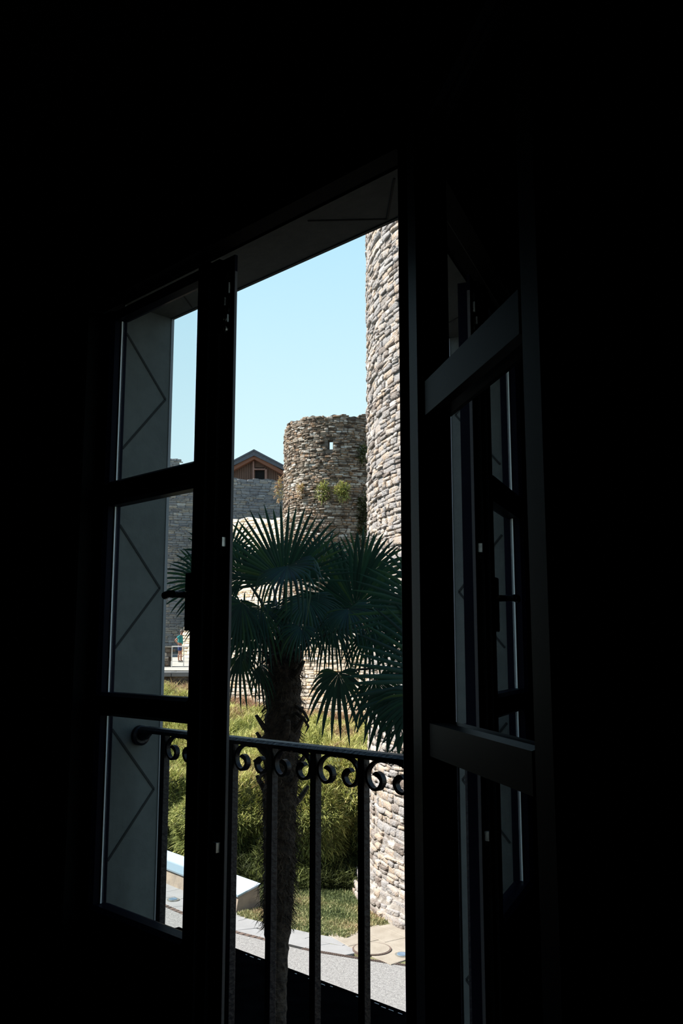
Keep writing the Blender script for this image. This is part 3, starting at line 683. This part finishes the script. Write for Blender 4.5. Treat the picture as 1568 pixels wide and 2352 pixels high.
# ---- bank, terrace
def bankfoot(r): return float(np.interp(r, [-14, -9, -5, -4.1, -1.9, -1.0, .55, 3], [29, 27.6, 25.8, 24.6, 22.3, 21.8, 21.8, 22.2]))
def banktop(r): return float(np.interp(r, [-14, -8, -6.5, -5, 3], [40, 40, 39.5, 38.2, 37.2]))
def banktz(r): return float(np.interp(r, [-14, -7, -4.5, -2, 0, 3], [-1.6, -1.65, -2.15, -2.65, -2.8, -2.8]))
def bank(r, t):
    f0, f1 = bankfoot(r), banktop(r); z1 = banktz(r); fw = f0+(f1-f0)*t
    z = -5.5+(z1+5.5)*(1-max(0, 1-t)**2.1)*.98+.30*math.sin(r*1.9+fw*.8)*math.sin(fw*1.1+r*.7)*min(1, t*8)*(1-t)+.15*math.sin(r*4.1+2)*math.sin(fw*2.3)*min(1, t*6)
    return fw, z
NR, NT = 80, 70; V = []; F = []
for j in range(NT+1):
    for i in range(NR+1):
        r_ = -12+15*i/NR; fw, z = bank(r_, (j/NT)**1.3); V.append(LV(r_, fw, z))
for j in range(NT):
    for i in range(NR): k = j*(NR+1)+i; F.append((k, k+1, k+NR+2, k+NR+1))
M_BANK = mat('mossy_soil', (0.035, 0.045, 0.018), 0.95, (0.11, 0.12, 0.045), 1.6, .8, 9)
tag(link('terrain_bank', npmesh('bank', V, F, M_BANK)), kind='structure'); bpy.data.objects['terrain_bank'].name = 'ground_bank'

def blades(n, fn, m, name, hmin, hmax, wid, droop=.5, parent=None, lean=.35, out=0.0):
    """n bent blades; fn(i) -> (point, normal, tint, scale)"""
    V = np.zeros((n*5, 3), np.float32); T = np.zeros(n*5, np.float32); F = np.zeros((n*3, 3), np.int32)
    for i in range(n):
        p, nr, t, sc = fn(i); h = rng.uniform(hmin, hmax)*sc; a = rng.uniform(0, 2*math.pi); w = wid*rng.uniform(.6, 1.4)*sc**.5
        d = np.array(nr)+rng.normal(0, lean, 3); d /= np.linalg.norm(d); s = np.array([math.cos(a), math.sin(a), 0])*w/2
        m1 = np.array(p)+d*h*.5; d2 = d*(1-droop)+np.array([rng.normal(0, .5), rng.normal(0, .5), -.35])*droop; tip = m1+d2/np.linalg.norm(d2)*h*.5
        V[5*i] = p-s; V[5*i+1] = p+s; V[5*i+2] = m1+s*.8; V[5*i+3] = m1-s*.8; V[5*i+4] = tip; T[5*i:5*i+5] = t
        F[3*i] = (5*i, 5*i+1, 5*i+2); F[3*i+1] = (5*i, 5*i+2, 5*i+3); F[3*i+2] = (5*i+3, 5*i+2, 5*i+4)
    if parent: V = V-np.array(parent.location, np.float32)
    return link(name, npmesh(name, V, F, m, T), parent)
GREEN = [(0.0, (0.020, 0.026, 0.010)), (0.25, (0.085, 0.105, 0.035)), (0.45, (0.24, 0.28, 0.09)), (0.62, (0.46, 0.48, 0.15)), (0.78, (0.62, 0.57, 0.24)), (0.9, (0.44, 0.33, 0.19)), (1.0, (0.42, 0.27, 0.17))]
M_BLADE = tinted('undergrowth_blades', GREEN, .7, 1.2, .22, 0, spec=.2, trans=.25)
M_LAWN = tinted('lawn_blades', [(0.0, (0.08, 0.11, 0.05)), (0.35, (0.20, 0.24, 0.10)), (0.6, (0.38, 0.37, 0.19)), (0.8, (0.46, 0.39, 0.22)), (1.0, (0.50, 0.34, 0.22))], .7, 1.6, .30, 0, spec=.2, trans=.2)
def f_bank(i):
    r_ = rng.uniform(-8.5, 1.6); t = rng.random()**1.25; fw, z = bank(r_, t)
    e = .05; f2, z2 = bank(r_, t+.01); nz = Vector((0, -(z2-z)/(f2-fw), 1)).normalized()
    n3 = LV(nz.x, nz.y, nz.z)-LV(0, 0, 0)
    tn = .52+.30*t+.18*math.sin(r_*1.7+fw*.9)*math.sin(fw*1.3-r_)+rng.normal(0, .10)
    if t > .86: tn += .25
    if t < .12: tn -= .35*(1-t/.12)  # deep shade at the bank foot painted into the blade tint
    c = math.hypot(r_-.1, (fw-27.0)*.5)                       # dry brown tangle right of the trunk
    if c < 1.0: tn = .96+rng.normal(0, .06)
    return tuple(LV(r_, fw, z)), tuple(n3*.6+Vector((0, 0, .5))), float(np.clip(tn, 0, 1)), .75+.5*rng.random()
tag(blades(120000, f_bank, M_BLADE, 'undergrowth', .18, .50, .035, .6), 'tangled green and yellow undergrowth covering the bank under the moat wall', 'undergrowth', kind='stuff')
# lawn
efr = [-7, -5.02, -4.09, -2.9, -2.15, -1.49, -.95, -.60, .09, .53, 1.02, 1.37]; eff = [24.5, 22.2, 21.4, 20.6, 19.95, 19.44, 19.03, 18.81, 18.43, 19.12, 19.56, 19.29]
def f_lawn(i):
    while True:
        r_ = rng.uniform(-6, 1.6); fw = rng.uniform(18.3, 25.5); fe = float(np.interp(r_, efr, eff))
        if fw < fe+rng.normal(0, .05) or fw > bankfoot(r_)+.5: continue
        dC = math.hypot(r_-TC[0], fw-TC[1])
        if dC < Rbig(-5.5)+.03: continue
        p = LV(r_, fw, -5.5)
        if p.x < -15.8 and p.y < 13.2: continue
        break
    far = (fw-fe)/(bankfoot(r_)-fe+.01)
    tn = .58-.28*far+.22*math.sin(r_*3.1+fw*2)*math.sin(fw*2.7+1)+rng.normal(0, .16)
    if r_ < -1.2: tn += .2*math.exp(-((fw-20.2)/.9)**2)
    return tuple(p), (0, 0, 1), float(np.clip(tn, 0, 1)), (1.0+.8*max(0, far-.8)*5*.5)
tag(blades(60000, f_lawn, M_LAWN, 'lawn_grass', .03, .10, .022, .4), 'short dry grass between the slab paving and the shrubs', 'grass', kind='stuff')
box('lawn_soil', -15.8, -8, 12.5, 24, GZ-.04, GZ-.003, mat('lawn_earth', (.20, .17, .10), .95, (.13, .15, .06), 2.5, .4, 14), kind='structure').name = 'ground_lawn'

# rounded shrubs at the foot of the bank
def shrub(C, rad, label, tint, n=9000, hl=(.10, .28)):
    o = tag(empty('shrub', LV(C[0], C[1], C[2]-rad[2]*.8)), label, 'shrub')
    bm = bmesh.new(); bmesh.ops.create_icosphere(bm, subdivisions=3, radius=1)
    for v in bm.verts:
        k = .86+.10*math.sin(v.co.x*5+C[0])*math.sin(v.co.y*6)+.06*math.sin(v.co.z*9); p = LV(C[0]+v.co.x*rad[0]*k, C[1]+v.co.y*rad[1]*k, C[2]+v.co.z*rad[2]*k); v.co = p-o.location
    link('inner_mass', bm_mesh('inner_mass', bm, M_BANK, True), o)
    def fn(i):
        d = rng.normal(0, 1, 3); d /= np.linalg.norm(d); d[1] = -abs(d[1]) if rng.random() < .8 else d[1]
        k = .84+.10*math.sin(d[0]*5+C[0])*math.sin(d[1]*6)+.06*math.sin(d[2]*9)+rng.normal(0, .03)
        p = LV(C[0]+d[0]*rad[0]*k, C[1]+d[1]*rad[1]*k, C[2]+d[2]*rad[2]*k); nn = LV(d[0], d[1], d[2]+.1)-LV(0, 0, 0)
        return tuple(p), tuple(nn), float(np.clip(tint+.16*d[2]+rng.normal(0, .12), 0, 1)), 1.0
    b_ = blades(n, fn, M_BLADE, 'foliage', hl[0], hl[1], .030, .5, o, lean=.45); b_['kind'] = 'stuff'
    return o
shrub((-2.9, 25.2, -4.6), (1.6, 1.6, 1.35), 'broad dark green shrub overhanging the right end of the information bench', .56, 13000)
shrub((-5.4, 27.2, -4.5), (1.5, 1.4, 1.2), 'dark shaggy shrub rising behind the information bench, seen through the closed leaf', .50, 9000)
shrub((-.75, 23.4, -4.25), (1.2, 1.3, 1.25), 'dark green shrub just right of the palm trunk', .50, 12000)
shrub((.30, 24.2, -3.95), (1.25, 1.6, 1.45), 'brownish shrub overhanging deep shade between palm trunk and tall tower', .50, 12000)

# terrace with slab, path, low wall, railing
M_TERR = mat('pale_terrace', (0.36, 0.34, 0.31), .9, (0.44, 0.42, 0.38), 2, .2, 15)
V = [LV(-16, 40.5, -.95), LV(-5.6, 40.5, -.95), LV(-5.8, 48, -.66), LV(-16, 48, -.66), LV(-5.9, 55, -.20), LV(-16, 55, -.20)]
tag(link('terrace', npmesh('terrace', V, [(0, 1, 2, 3), (3, 2, 4, 5)], M_TERR)), kind='structure'); bpy.data.objects['terrace'].name = 'ground_terrace'
ps = tag(empty('stone_platform', LV(-7.8, 40.5, -1.1)), 'pale stone platform slab at the terrace edge in front of the person', 'platform')
for k in range(4):
    a0 = -9.6+k*.78; P = [LV(a0, 39.3+.10*abs(k-2.2), 0), LV(a0+.75, 39.3+.10*abs(k+1-2.2), 0), LV(a0+.75+.1, 42.6, 0), LV(a0+.1, 42.6, 0)]
    quadslab([(p.x, p.y) for p in P], EYE-1.18, EYE-.99, .008, M_SLAB, ps, 'slab')
pb = [LV(-9.55, 39.5, 0), LV(-6.5, 39.5, 0), LV(-6.5, 42.5, 0), LV(-9.5, 42.5, 0)]
bm = bmesh.new(); prism(bm, [(p.x-ps.location.x, p.y-ps.location.y) for p in pb], 2, EYE-1.7-ps.location.z, EYE-1.18-ps.location.z); link('plinth', bm_mesh('plinth', bm, M_MORT_SM), ps)
lw = tag(empty('low_stone_wall', LV(-8.3, 43, -.9)), 'low brown stone wall with a pale coping left of the standing person', 'wall')
flatwall('low', (-9.9, 42.9), (-8.02, 43.3), -1.0, .05, M_MORT_SM, M_ST_SM, lw, .14, .30, thick=.5, single=60)
bm = bmesh.new(); bx(bm, -1.0, 1.0, -.32, .30, 0, .06, .01); o = link('coping', bm_mesh('coping', bm, M_FLAG), lw)
pc = LV(-8.95, 43.35, .05); o.location = pc-lw.location; o.rotation_euler = (0, 0, math.atan2((LV(1, .2, 0)-LV(0, 0, 0)).y, (LV(1, .2, 0)-LV(0, 0, 0)).x))
tr = tag(empty('terrace_railing', LV(-7.6, 43.2, -.9)), 'thin pale metal railing in front of the standing person', 'railing')
M_RAILP = mat('pale_galvanised_rail', (0.60, 0.58, 0.56), .5)
rz0, rz1 = -.88, .10
def trail(name, a, b_, rad):
    bm = bmesh.new(); tube(bm, [a-tr.location, b_-tr.location], rad, 6); link(name, bm_mesh(name, bm, M_RAILP), tr)
RA = lambda r_, z: LV(r_, 43.0+(r_+8)*.05, z)
trail('top_rail', RA(-7.95, rz1), RA(-5.6, rz1), .032); trail('middle_wire', RA(-7.95, -.28), RA(-5.6, -.28), .008); trail('middle_wire', RA(-7.95, -.58), RA(-5.6, -.58), .008)
for r_ in (-7.93, -7.38, -6.8, -6.2): trail('post', RA(r_, rz0), RA(r_, rz1), .022)

# ---- plants growing in the masonry
def wall_plant(P, rad, n, tint, label, hl=(.10, .30), wid=.045, droop=.6, name='wall_plant'):
    o = tag(empty(name, P), label, 'plant')
    def fn(i):
        d = rng.normal(0, 1, 3); d /= np.linalg.norm(d); k = rng.random()**.5
        p = P+(LV(d[0]*rad[0]*k, -abs(d[1])*rad[1]*k, d[2]*rad[2]*k)-LV(0, 0, 0)); nn = LV(d[0], -abs(d[1])-.4, d[2]*.6+.2)-LV(0, 0, 0)
        return tuple(p), tuple(nn), float(np.clip(tint+rng.normal(0, .12), 0, 1)), 1.0
    f = blades(n, fn, M_BLADE, 'foliage', hl[0], hl[1], wid, droop, o, lean=.5); f['kind'] = 'stuff'
    return o
def ontower(x, y): # outside of the small round tower seen at x, y
    r, fw, up = ray(x, y); a_ = r/fw; A_ = a_*a_+1; B_ = -2*(a_*SCN[0]+SCN[1]); C_ = SCN[0]**2+SCN[1]**2-Rsm(3)**2
    f = (-B_-math.sqrt(max(B_*B_-4*A_*C_, 0)))/(2*A_); return LV(a_*f, f-.05, up/fw*f)
wall_plant(ontower(742, 1128), (.32, .15, .50), 330, .52, 'olive green plant rooted in the round tower, left of a brighter one')
wall_plant(ontower(786, 1130), (.38, .18, .45), 480, .60, 'bright green plant rooted in the round tower wall')
wall_plant(ontower(690, 1128), (.20, .12, .35), 160, .90, 'small tuft of dry straw grass on the round tower')
wall_plant(ontower(641, 1125)+Vector((0, 0, 0)), (.22, .12, .65), 260, .92, 'dry straw grass hanging from the left side of the round tower')
wall_plant(ontower(836, 1045), (.35, .2, .5), 330, .22, 'dark green creeper patch high on the round tower beside the tall tower')
wall_plant(ontower(834, 1195), (.35, .2, 1.4), 900, .14, 'dark ivy column down the join of the two towers')

# ---- palms
M_PALM = tinted('palm_leaf', [(0.0, (0.008, 0.028, 0.018)), (0.5, (0.014, 0.056, 0.034)), (0.8, (0.030, 0.080, 0.026)), (1.0, (0.070, 0.110, 0.026))], .42, 3, .25, 0, spec=.3, trans=.25)
M_PETI = mat('palm_petiole', (0.016, 0.024, 0.012), .5, (0.03, 0.03, 0.015), 9)
M_TRUNK = mat('palm_trunk_fibre', (0.020, 0.013, 0.009), .95, (0.065, 0.045, 0.030), 16, 1.0, 45, aniso=(1, 1, 2.5))
M_FIBRE = tinted('palm_fibre', [(0.0, (0.012, 0.008, 0.006)), (0.6, (0.05, 0.034, 0.022)), (1.0, (0.10, 0.07, 0.045))], .9, 3, .2, 0)
VR = LV(1, 0, 0)-LV(0, 0, 0); VU = Vector((0, 0, 1)); VT = -(LV(0, 1, 0)-LV(0, 0, 0))
def frond(parent, H, ang, R, spread, tilt, roll, nseg, grav, curl, base, seed, stiff=1.0):
    r = np.random.default_rng(seed)
    a = VR*math.cos(D(ang))+VU*math.sin(D(ang)); a2 = (a*math.cos(D(tilt))+VT*math.sin(D(tilt))).normalized()
    nn = (VT*math.cos(D(tilt))-a*math.sin(D(tilt))).normalized(); rot = Matrix.Rotation(D(roll), 3, a2); nn = rot @ nn; b = nn.cross(a2)
    V = []; F = []; T = []; dphi = D(spread)/nseg
    for i in range(nseg):
        ph = -D(spread)/2+dphi*(i+.5)+r.normal(0, .01); d = a2*math.cos(ph)+b*math.sin(ph)
        L = R*(.80+.20*math.cos(ph*.9))*r.uniform(.93, 1.05); s = nn.cross(d).normalized(); cl = curl*r.uniform(.2, 1.8)*(1 if r.random() < .75 else 2.2); gv = grav*r.uniform(.75, 1.25)
        ts = (0.02, .22, .42, .62, .80, .92, 1.0); wmax = 2*math.tan(dphi/2)*.42*L; k0 = len(V); fold = .30; tn = np.clip(r.beta(2, 3), 0, 1)
        for t in ts:
            w = wmax*(t/.42) if t < .42 else wmax*(1.12-.35*(t-.42)/.4) if t < .8 else wmax*.77*(1-(t-.8)/.2)**.8+.0008
            p = H+d*(L*t)-VU*(gv*L*t**2.3)+nn*(.06*L*math.sin(t*2.5))
            if t > .6: p = p-VU*(cl*L*(t-.6)**1.6*1.4)-d*(cl*L*(t-.6)**2*.9)
            V += [p-s*w/2, p+nn*(w*fold), p+s*w/2]
        T += [tn]*(3*len(ts))
        for j in range(len(ts)-1):
            q = k0+3*j; F += [(q, q+1, q+4, q+3), (q+1, q+2, q+5, q+4)]
    V = [v-parent.location for v in V]
    o = link('frond', npmesh('frond', V, np.array(F), M_PALM, T), parent)
    bm = bmesh.new(); P = []; n_ = 7
    for k in range(n_+1):
        t = k/n_; p = base.lerp(H, t)+VU*(.10*(H-base).length*math.sin(math.pi*t)); P.append(p-parent.location)
    tube(bm, P, [.016-.009*k/n_ for k in range(n_+1)], 6); link('petiole', bm_mesh('petiole', bm, M_PETI), o)
    return o
def trunk(parent, pts, seed, hair=3200):
    r = np.random.default_rng(seed); V = []; F = []; n = 22; prof = []
    for (p0, r0), (p1, r1) in zip(pts[:-1], pts[1:]):
        k = max(2, int((p1-p0).length/.035)); prof += [(p0.lerp(p1, i/k), r0+(r1-r0)*i/k) for i in range(k)]
    prof.append(pts[-1])
    for j, (p, rr) in enumerate(prof):
        ring = .05*((j % 3) == 0)
        for k in range(n):
            a = 2*math.pi*k/n; q = rr*(1+ring+r.normal(0, .045)); V.append(p+Vector((math.cos(a)*q, math.sin(a)*q, 0))-parent.location)
    for j in range(len(prof)-1):
        for k in range(n): F.append((j*n+k, (j+1)*n+k, (j+1)*n+(k+1) % n, j*n+(k+1) % n))
    link('trunk', npmesh('trunk', V, F, M_TRUNK), parent)
    top = [q for q in prof if q[1] > .10]
    def fn(i):
        p, rr = top[r.integers(len(top))]; a = r.uniform(0, 2*math.pi)
        return (p.x+math.cos(a)*rr*.97, p.y+math.sin(a)*rr*.97, p.z+r.uniform(-.02, .02)), (math.cos(a)*.8, math.sin(a)*.8, -.55), float(r.random()), 1.0
    f = blades(hair, fn, M_FIBRE, 'fibre', .05, .13, .007, .6, parent, lean=.3); f['kind'] = 'stuff'
    for i in range(26):                                   # cut leaf bases
        p, rr = top[int(len(top)*r.random()*.55)]; a = r.uniform(0, 2*math.pi); d = Vector((math.cos(a), math.sin(a), .9)).normalized()
        q = p+Vector((math.cos(a), math.sin(a), 0))*rr*.85-parent.location
        bm = bmesh.new(); tube(bm, [q, q+d*.07, q+d*r.uniform(.11, .17)+VU*.03], [.026, .020, .012], 6, sx_=1.6); link('leaf_base', bm_mesh('leaf_base', bm, M_TRUNK), parent)
p1 = tag(empty('fan_palm', at(634, 2352, 7.4).lerp(at(634, 2352, 7.4), 0)), 'dark fan palm with a shaggy brown trunk just outside the balcony', 'palm tree')
bp = LV((636-784)/2108*7.4*1.0, 7.4, -5.5); p1.location = bp
pr = [(652, 1478, .085), (652, 1530, .12), (651, 1600, .138), (649, 1680, .138), (646, 1760, .132), (643, 1850, .128), (641, 2000, .118), (638, 2100, .108), (636, 2170, .088), (634, 2260, .080), (633, 2352, .078)]
pts = [(at(x, y, 7.4), q) for x, y, q in pr]; pts.append((Vector((bp.x, bp.y, GZ)), .10))
trunk(p1, pts, 3)
TOP = at(652, 1500, 7.4)
FR = [ # hub x, y, depth, angle, R px, spread, tilt, roll, nseg, gravity, curl
 (652, 1335, 7.05, 95, 192, 190, 6, 0, 34, .02, .05), (815, 1395, 7.2, 66, 188, 250, 10, -12, 38, .03, .10),
 (660, 1300, 6.8, 280, 128, 200, 50, 10, 24, .10, 1.3), (610, 1420, 7.6, 250, 110, 230, 10, 0, 34, .2, .2), (560, 1420, 7.7, 200, 100, 230, 0, 0, 30, .2, .2), (740, 1360, 7.7, 300, 120, 240, 0, 0, 34, .15, .2), (560, 1325, 7.2, 140, 125, 210, 20, 15, 32, .12, .45),
 (478, 1335, 7.3, 176, 112, 235, 12, 0, 34, .06, .15), (600, 1395, 7.1, 246, 120, 210, 25, 20, 30, .35, .4),
 (705, 1375, 7.1, 285, 118, 220, 25, -15, 30, .35, .4), (760, 1420, 7.3, 318, 112, 200, 15, -20, 30, .35, .3),
 (655, 1390, 7.8, 268, 100, 230, 30, 0, 30, .3, .3), (555, 1385, 7.0, 222, 118, 190, 10, 25, 28, .40, .3),
 (553, 1502, 7.1, 285, 86, 190, 10, 40, 13, .45, .3), (596, 1528, 7.2, 292, 72, 170, 5, 50, 11, .45, .3),
 (830, 1330, 7.9, 50, 135, 220, 5, 0, 32, .05, .1), (520, 1290, 7.9, 128, 120, 210, 0, 0, 30, .05, .15),
 (492, 1405, 7.1, 218, 78, 190, 10, 20, 26, .4, .2), (735, 1300, 8.1, 60, 110, 220, -20, 0, 30, .1, .3),
 (850, 1440, 7.0, 330, 120, 230, 20, -10, 30, .25, .3), (690, 1440, 6.9, 262, 70, 220, 40, 0, 26, .4, .3),
 (800, 1400, 6.9, 285, 100, 240, 45, 0, 28, .3, .5), (620, 1320, 8.0, 100, 120, 220, -30, 0, 30, .1, .2)]
for i, (x, y, d, an, Rp, spd, tl, rl_, ns, gv, cu) in enumerate(FR):
    frond(p1, at(x, y, d), an, Rp/2085*d*1.0, spd, tl, rl_, ns, gv, cu, TOP+Vector((.05*math.sin(i*2.4), .05*math.cos(i*2.4), -.12*rng.random())), 100+i)
for i in range(4):                                        # dead curled leaf stumps on the shaggy trunk
    y = (1655, 1780, 1640, 1700)[i]; sx_ = (1, -1, 1, -1)[i]; H = at(650+sx_*44, y, 7.25)
    bm = bmesh.new(); P = [at(650+sx_*30, y-18, 7.3), at(650+sx_*48, y-4, 7.25), at(650+sx_*58, y+14, 7.2), at(650+sx_*50, y+30, 7.2)]
    tube(bm, [q-p1.location for q in P], [.016, .013, .010, .003], 6); link('leaf_base', bm_mesh('leaf_base', bm, M_TRUNK), p1)

p2 = tag(empty('fan_palm', LV((1075-784)/2108*6.3, 6.3, -5.5)), 'second fan palm reaching in from the right with long horizontal leaf fingers', 'palm tree')
c2 = at(1075, 1560, 6.3); trunk(p2, [(c2, .09), (c2-VU*.25, .13), (c2-VU*1.6, .13), (c2-VU*2.6, .09), (p2.location.copy(), .10)], 5, 1800)
T2 = c2-VU*.05
F2 = [(1000, 1405, 6.3, 172, 205, 215, 8, 0, 38, .02, .06), (1035, 1560, 6.2, 176, 245, 120, 10, 14, 20, -.03, .04), (905, 1588, 6.1, 262, 122, 200, 15, 25, 15, .30, .2),
      (778, 1546, 6.6, 268, 108, 235, 5, 35, 16, .45, .25), (860, 1560, 6.9, 300, 110, 200, 5, 30, 22, .40, .3), (965, 1600, 5.9, 245, 120, 190, 10, 20, 24, .3, .2), (1075, 1370, 6.2, 85, 190, 220, 5, 0, 36, .04, .1),
      (1180, 1480, 6.2, 10, 190, 220, 10, 0, 36, .1, .1), (1130, 1400, 5.9, 45, 180, 220, 20, 0, 34, .1, .2)]
for i, (x, y, d, an, Rp, spd, tl, rl_, ns, gv, cu) in enumerate(F2):
    frond(p2, at(x, y, d), an, Rp/2085*d, spd, tl, rl_, ns, gv, cu, T2+Vector((.04*math.sin(i*2.4), .04*math.cos(i*2.4), -.05)), 300+i)

# ---- the person on the terrace
M_SKIN = mat('skin', (0.36, 0.17, 0.11), .6); M_TEAL = mat('teal_tshirt', (0.015, 0.20, 0.22), .85, (0.02, 0.24, 0.25), 10)
M_SHORT = mat('dark_blue_shorts', (0.02, 0.035, 0.12), .85, (0.03, 0.05, 0.16), 10); M_HAIR = mat('grey_brown_hair', (0.16, 0.13, 0.11), .8); M_SHOE = mat('dark_shoes', (0.015, 0.015, 0.018), .7)
pe = tag(empty('person', LV(-8.27, 47, -.68), math.atan2(VR.y, VR.x)), 'person in a teal T-shirt and dark blue shorts standing with a hand behind the back', 'person')
def skin(name, pts, edges, radii, m, root=0, sub=1, parent=pe):
    me = bpy.data.meshes.new(name); me.from_pydata(pts, edges, []); me.materials.append(m)
    o = link(name, me, parent); md = o.modifiers.new('skin', 'SKIN'); md.use_smooth_shade = True
    for i, v in enumerate(me.skin_vertices[0].data): v.radius = radii[i] if isinstance(radii[i], tuple) else (radii[i], radii[i]); v.use_root = (i == root)
    md2 = o.modifiers.new('sub', 'SUBSURF'); md2.levels = sub; md2.render_levels = sub; return o
N = {}; P_ = []; E_ = []; R_ = []
def nd(k, p, r, par=None):
    N[k] = len(P_); P_.append(p); R_.append(r)
    if par: E_.append((N[par], N[k]))
nd('pelvis', (0, 0, .93), (.13, .15)); nd('waist', (.01, 0, 1.10), (.11, .14), 'pelvis'); nd('chest', (.03, 0, 1.30), (.12, .16), 'waist'); nd('neckb', (.05, 0, 1.45), (.06, .07), 'chest')
nd('neck', (.07, 0, 1.52), .052, 'neckb'); nd('head', (.10, 0, 1.61), (.085, .075), 'neck'); nd('crown', (.09, 0, 1.70), (.075, .070), 'head')
for s_, y in (('n', -.10), ('f', .10)):
    nd('hip'+s_, (0, y, .86), .09, 'pelvis'); k_ = (-.035 if s_ == 'n' else .06)
    nd('knee'+s_, (k_*.6+.02, y, .48), .058, 'hip'+s_); nd('calf'+s_, (k_-.01, y, .33), .052, 'knee'+s_); nd('ankle'+s_, (k_, y, .09), .038, 'calf'+s_); nd('toe'+s_, (k_+.15, y*1.1, .035), .032, 'ankle'+s_)
for s_, y in (('n', -.19), ('f', .19)):
    nd('sh'+s_, (.02, y, 1.40), .060, 'chest'); ye_ = y*1.25
    nd('el'+s_, (-.24, ye_, 1.16), .042, 'sh'+s_); wr = (-.10, y*.55, 1.00) if s_ == 'n' else (-.13, y*.35, .98); nd('wr'+s_, wr, .028, 'el'+s_)
    palm_ = (wr[0]+.06, wr[1]+(.03 if s_ == 'n' else -.03), wr[2]-.01); nd('palm'+s_, palm_, (.020, .038), 'wr'+s_)
    for q in range(4):
        b0 = (palm_[0]+.045+.004*(q % 2), palm_[1]+.01, palm_[2]+.03-.019*q); nd('f%d%s' % (q, s_), b0, .009, 'palm'+s_); nd('g%d%s' % (q, s_), (b0[0]+.035, b0[1]+.012*(1 if s_ == 'f' else -1), b0[2]-.012), .008, 'f%d%s' % (q, s_))
    nd('th'+s_, (palm_[0]+.005, palm_[1], palm_[2]+.052), .010, 'palm'+s_); nd('tj'+s_, (palm_[0]+.035, palm_[1], palm_[2]+.066), .008, 'th'+s_)
skin('body', P_, E_, R_, M_SKIN)
skin('t_shirt', [(0, 0, .90), (.01, 0, 1.08), (.03, 0, 1.28), (.05, 0, 1.44), (.02, -.20, 1.39), (-.13, -.235, 1.27), (.02, .20, 1.39), (-.13, .235, 1.27)], [(0, 1), (1, 2), (2, 3), (2, 4), (4, 5), (2, 6), (6, 7)],
     [(.155, .175), (.145, .17), (.15, .185), (.085, .09), .085, .072, .085, .072], M_TEAL)
skin('shorts', [(0, 0, .95), (0, 0, .88), (0, -.10, .78), (.01, -.10, .58), (0, .10, .78), (.03, .10, .58)], [(0, 1), (1, 2), (2, 3), (1, 4), (4, 5)], [(.145, .165), (.145, .16), .108, .092, .108, .092], M_SHORT)
for s_, y in (('n', -.10), ('f', .10)):
    k_ = (-.035 if s_ == 'n' else .06)
    skin('shoe', [(k_-.04, y, .045), (k_+.06, y, .04), (k_+.19, y*1.1, .03)], [(0, 1), (1, 2)], [.045, .045, .036], M_SHOE)
def ball(name, c, r, m, sc=(1, 1, 1)):
    bm = bmesh.new(); bmesh.ops.create_icosphere(bm, subdivisions=2, radius=r)
    for v in bm.verts: v.co = Vector((v.co.x*sc[0]+c[0], v.co.y*sc[1]+c[1], v.co.z*sc[2]+c[2]))
    return link(name, bm_mesh(name, bm, m, True), pe)
ball('hair', (.075, 0, 1.685), .092, M_HAIR, (1.0, .95, .88)); ball('nose', (.188, 0, 1.62), .016, M_SKIN, (1.2, .7, 1))
for y in (-.078, .078): ball('ear', (.095, y, 1.625), .022, M_SKIN, (.8, .4, 1.2))
for y in (-.03, .03): ball('eye', (.168, y, 1.648), .012, M_SHOE)
ball('mouth', (.172, 0, 1.575), .018, mat('lips', (.25, .08, .07), .6), (.5, 1.2, .4))
pe.scale = (.94, .94, .94)
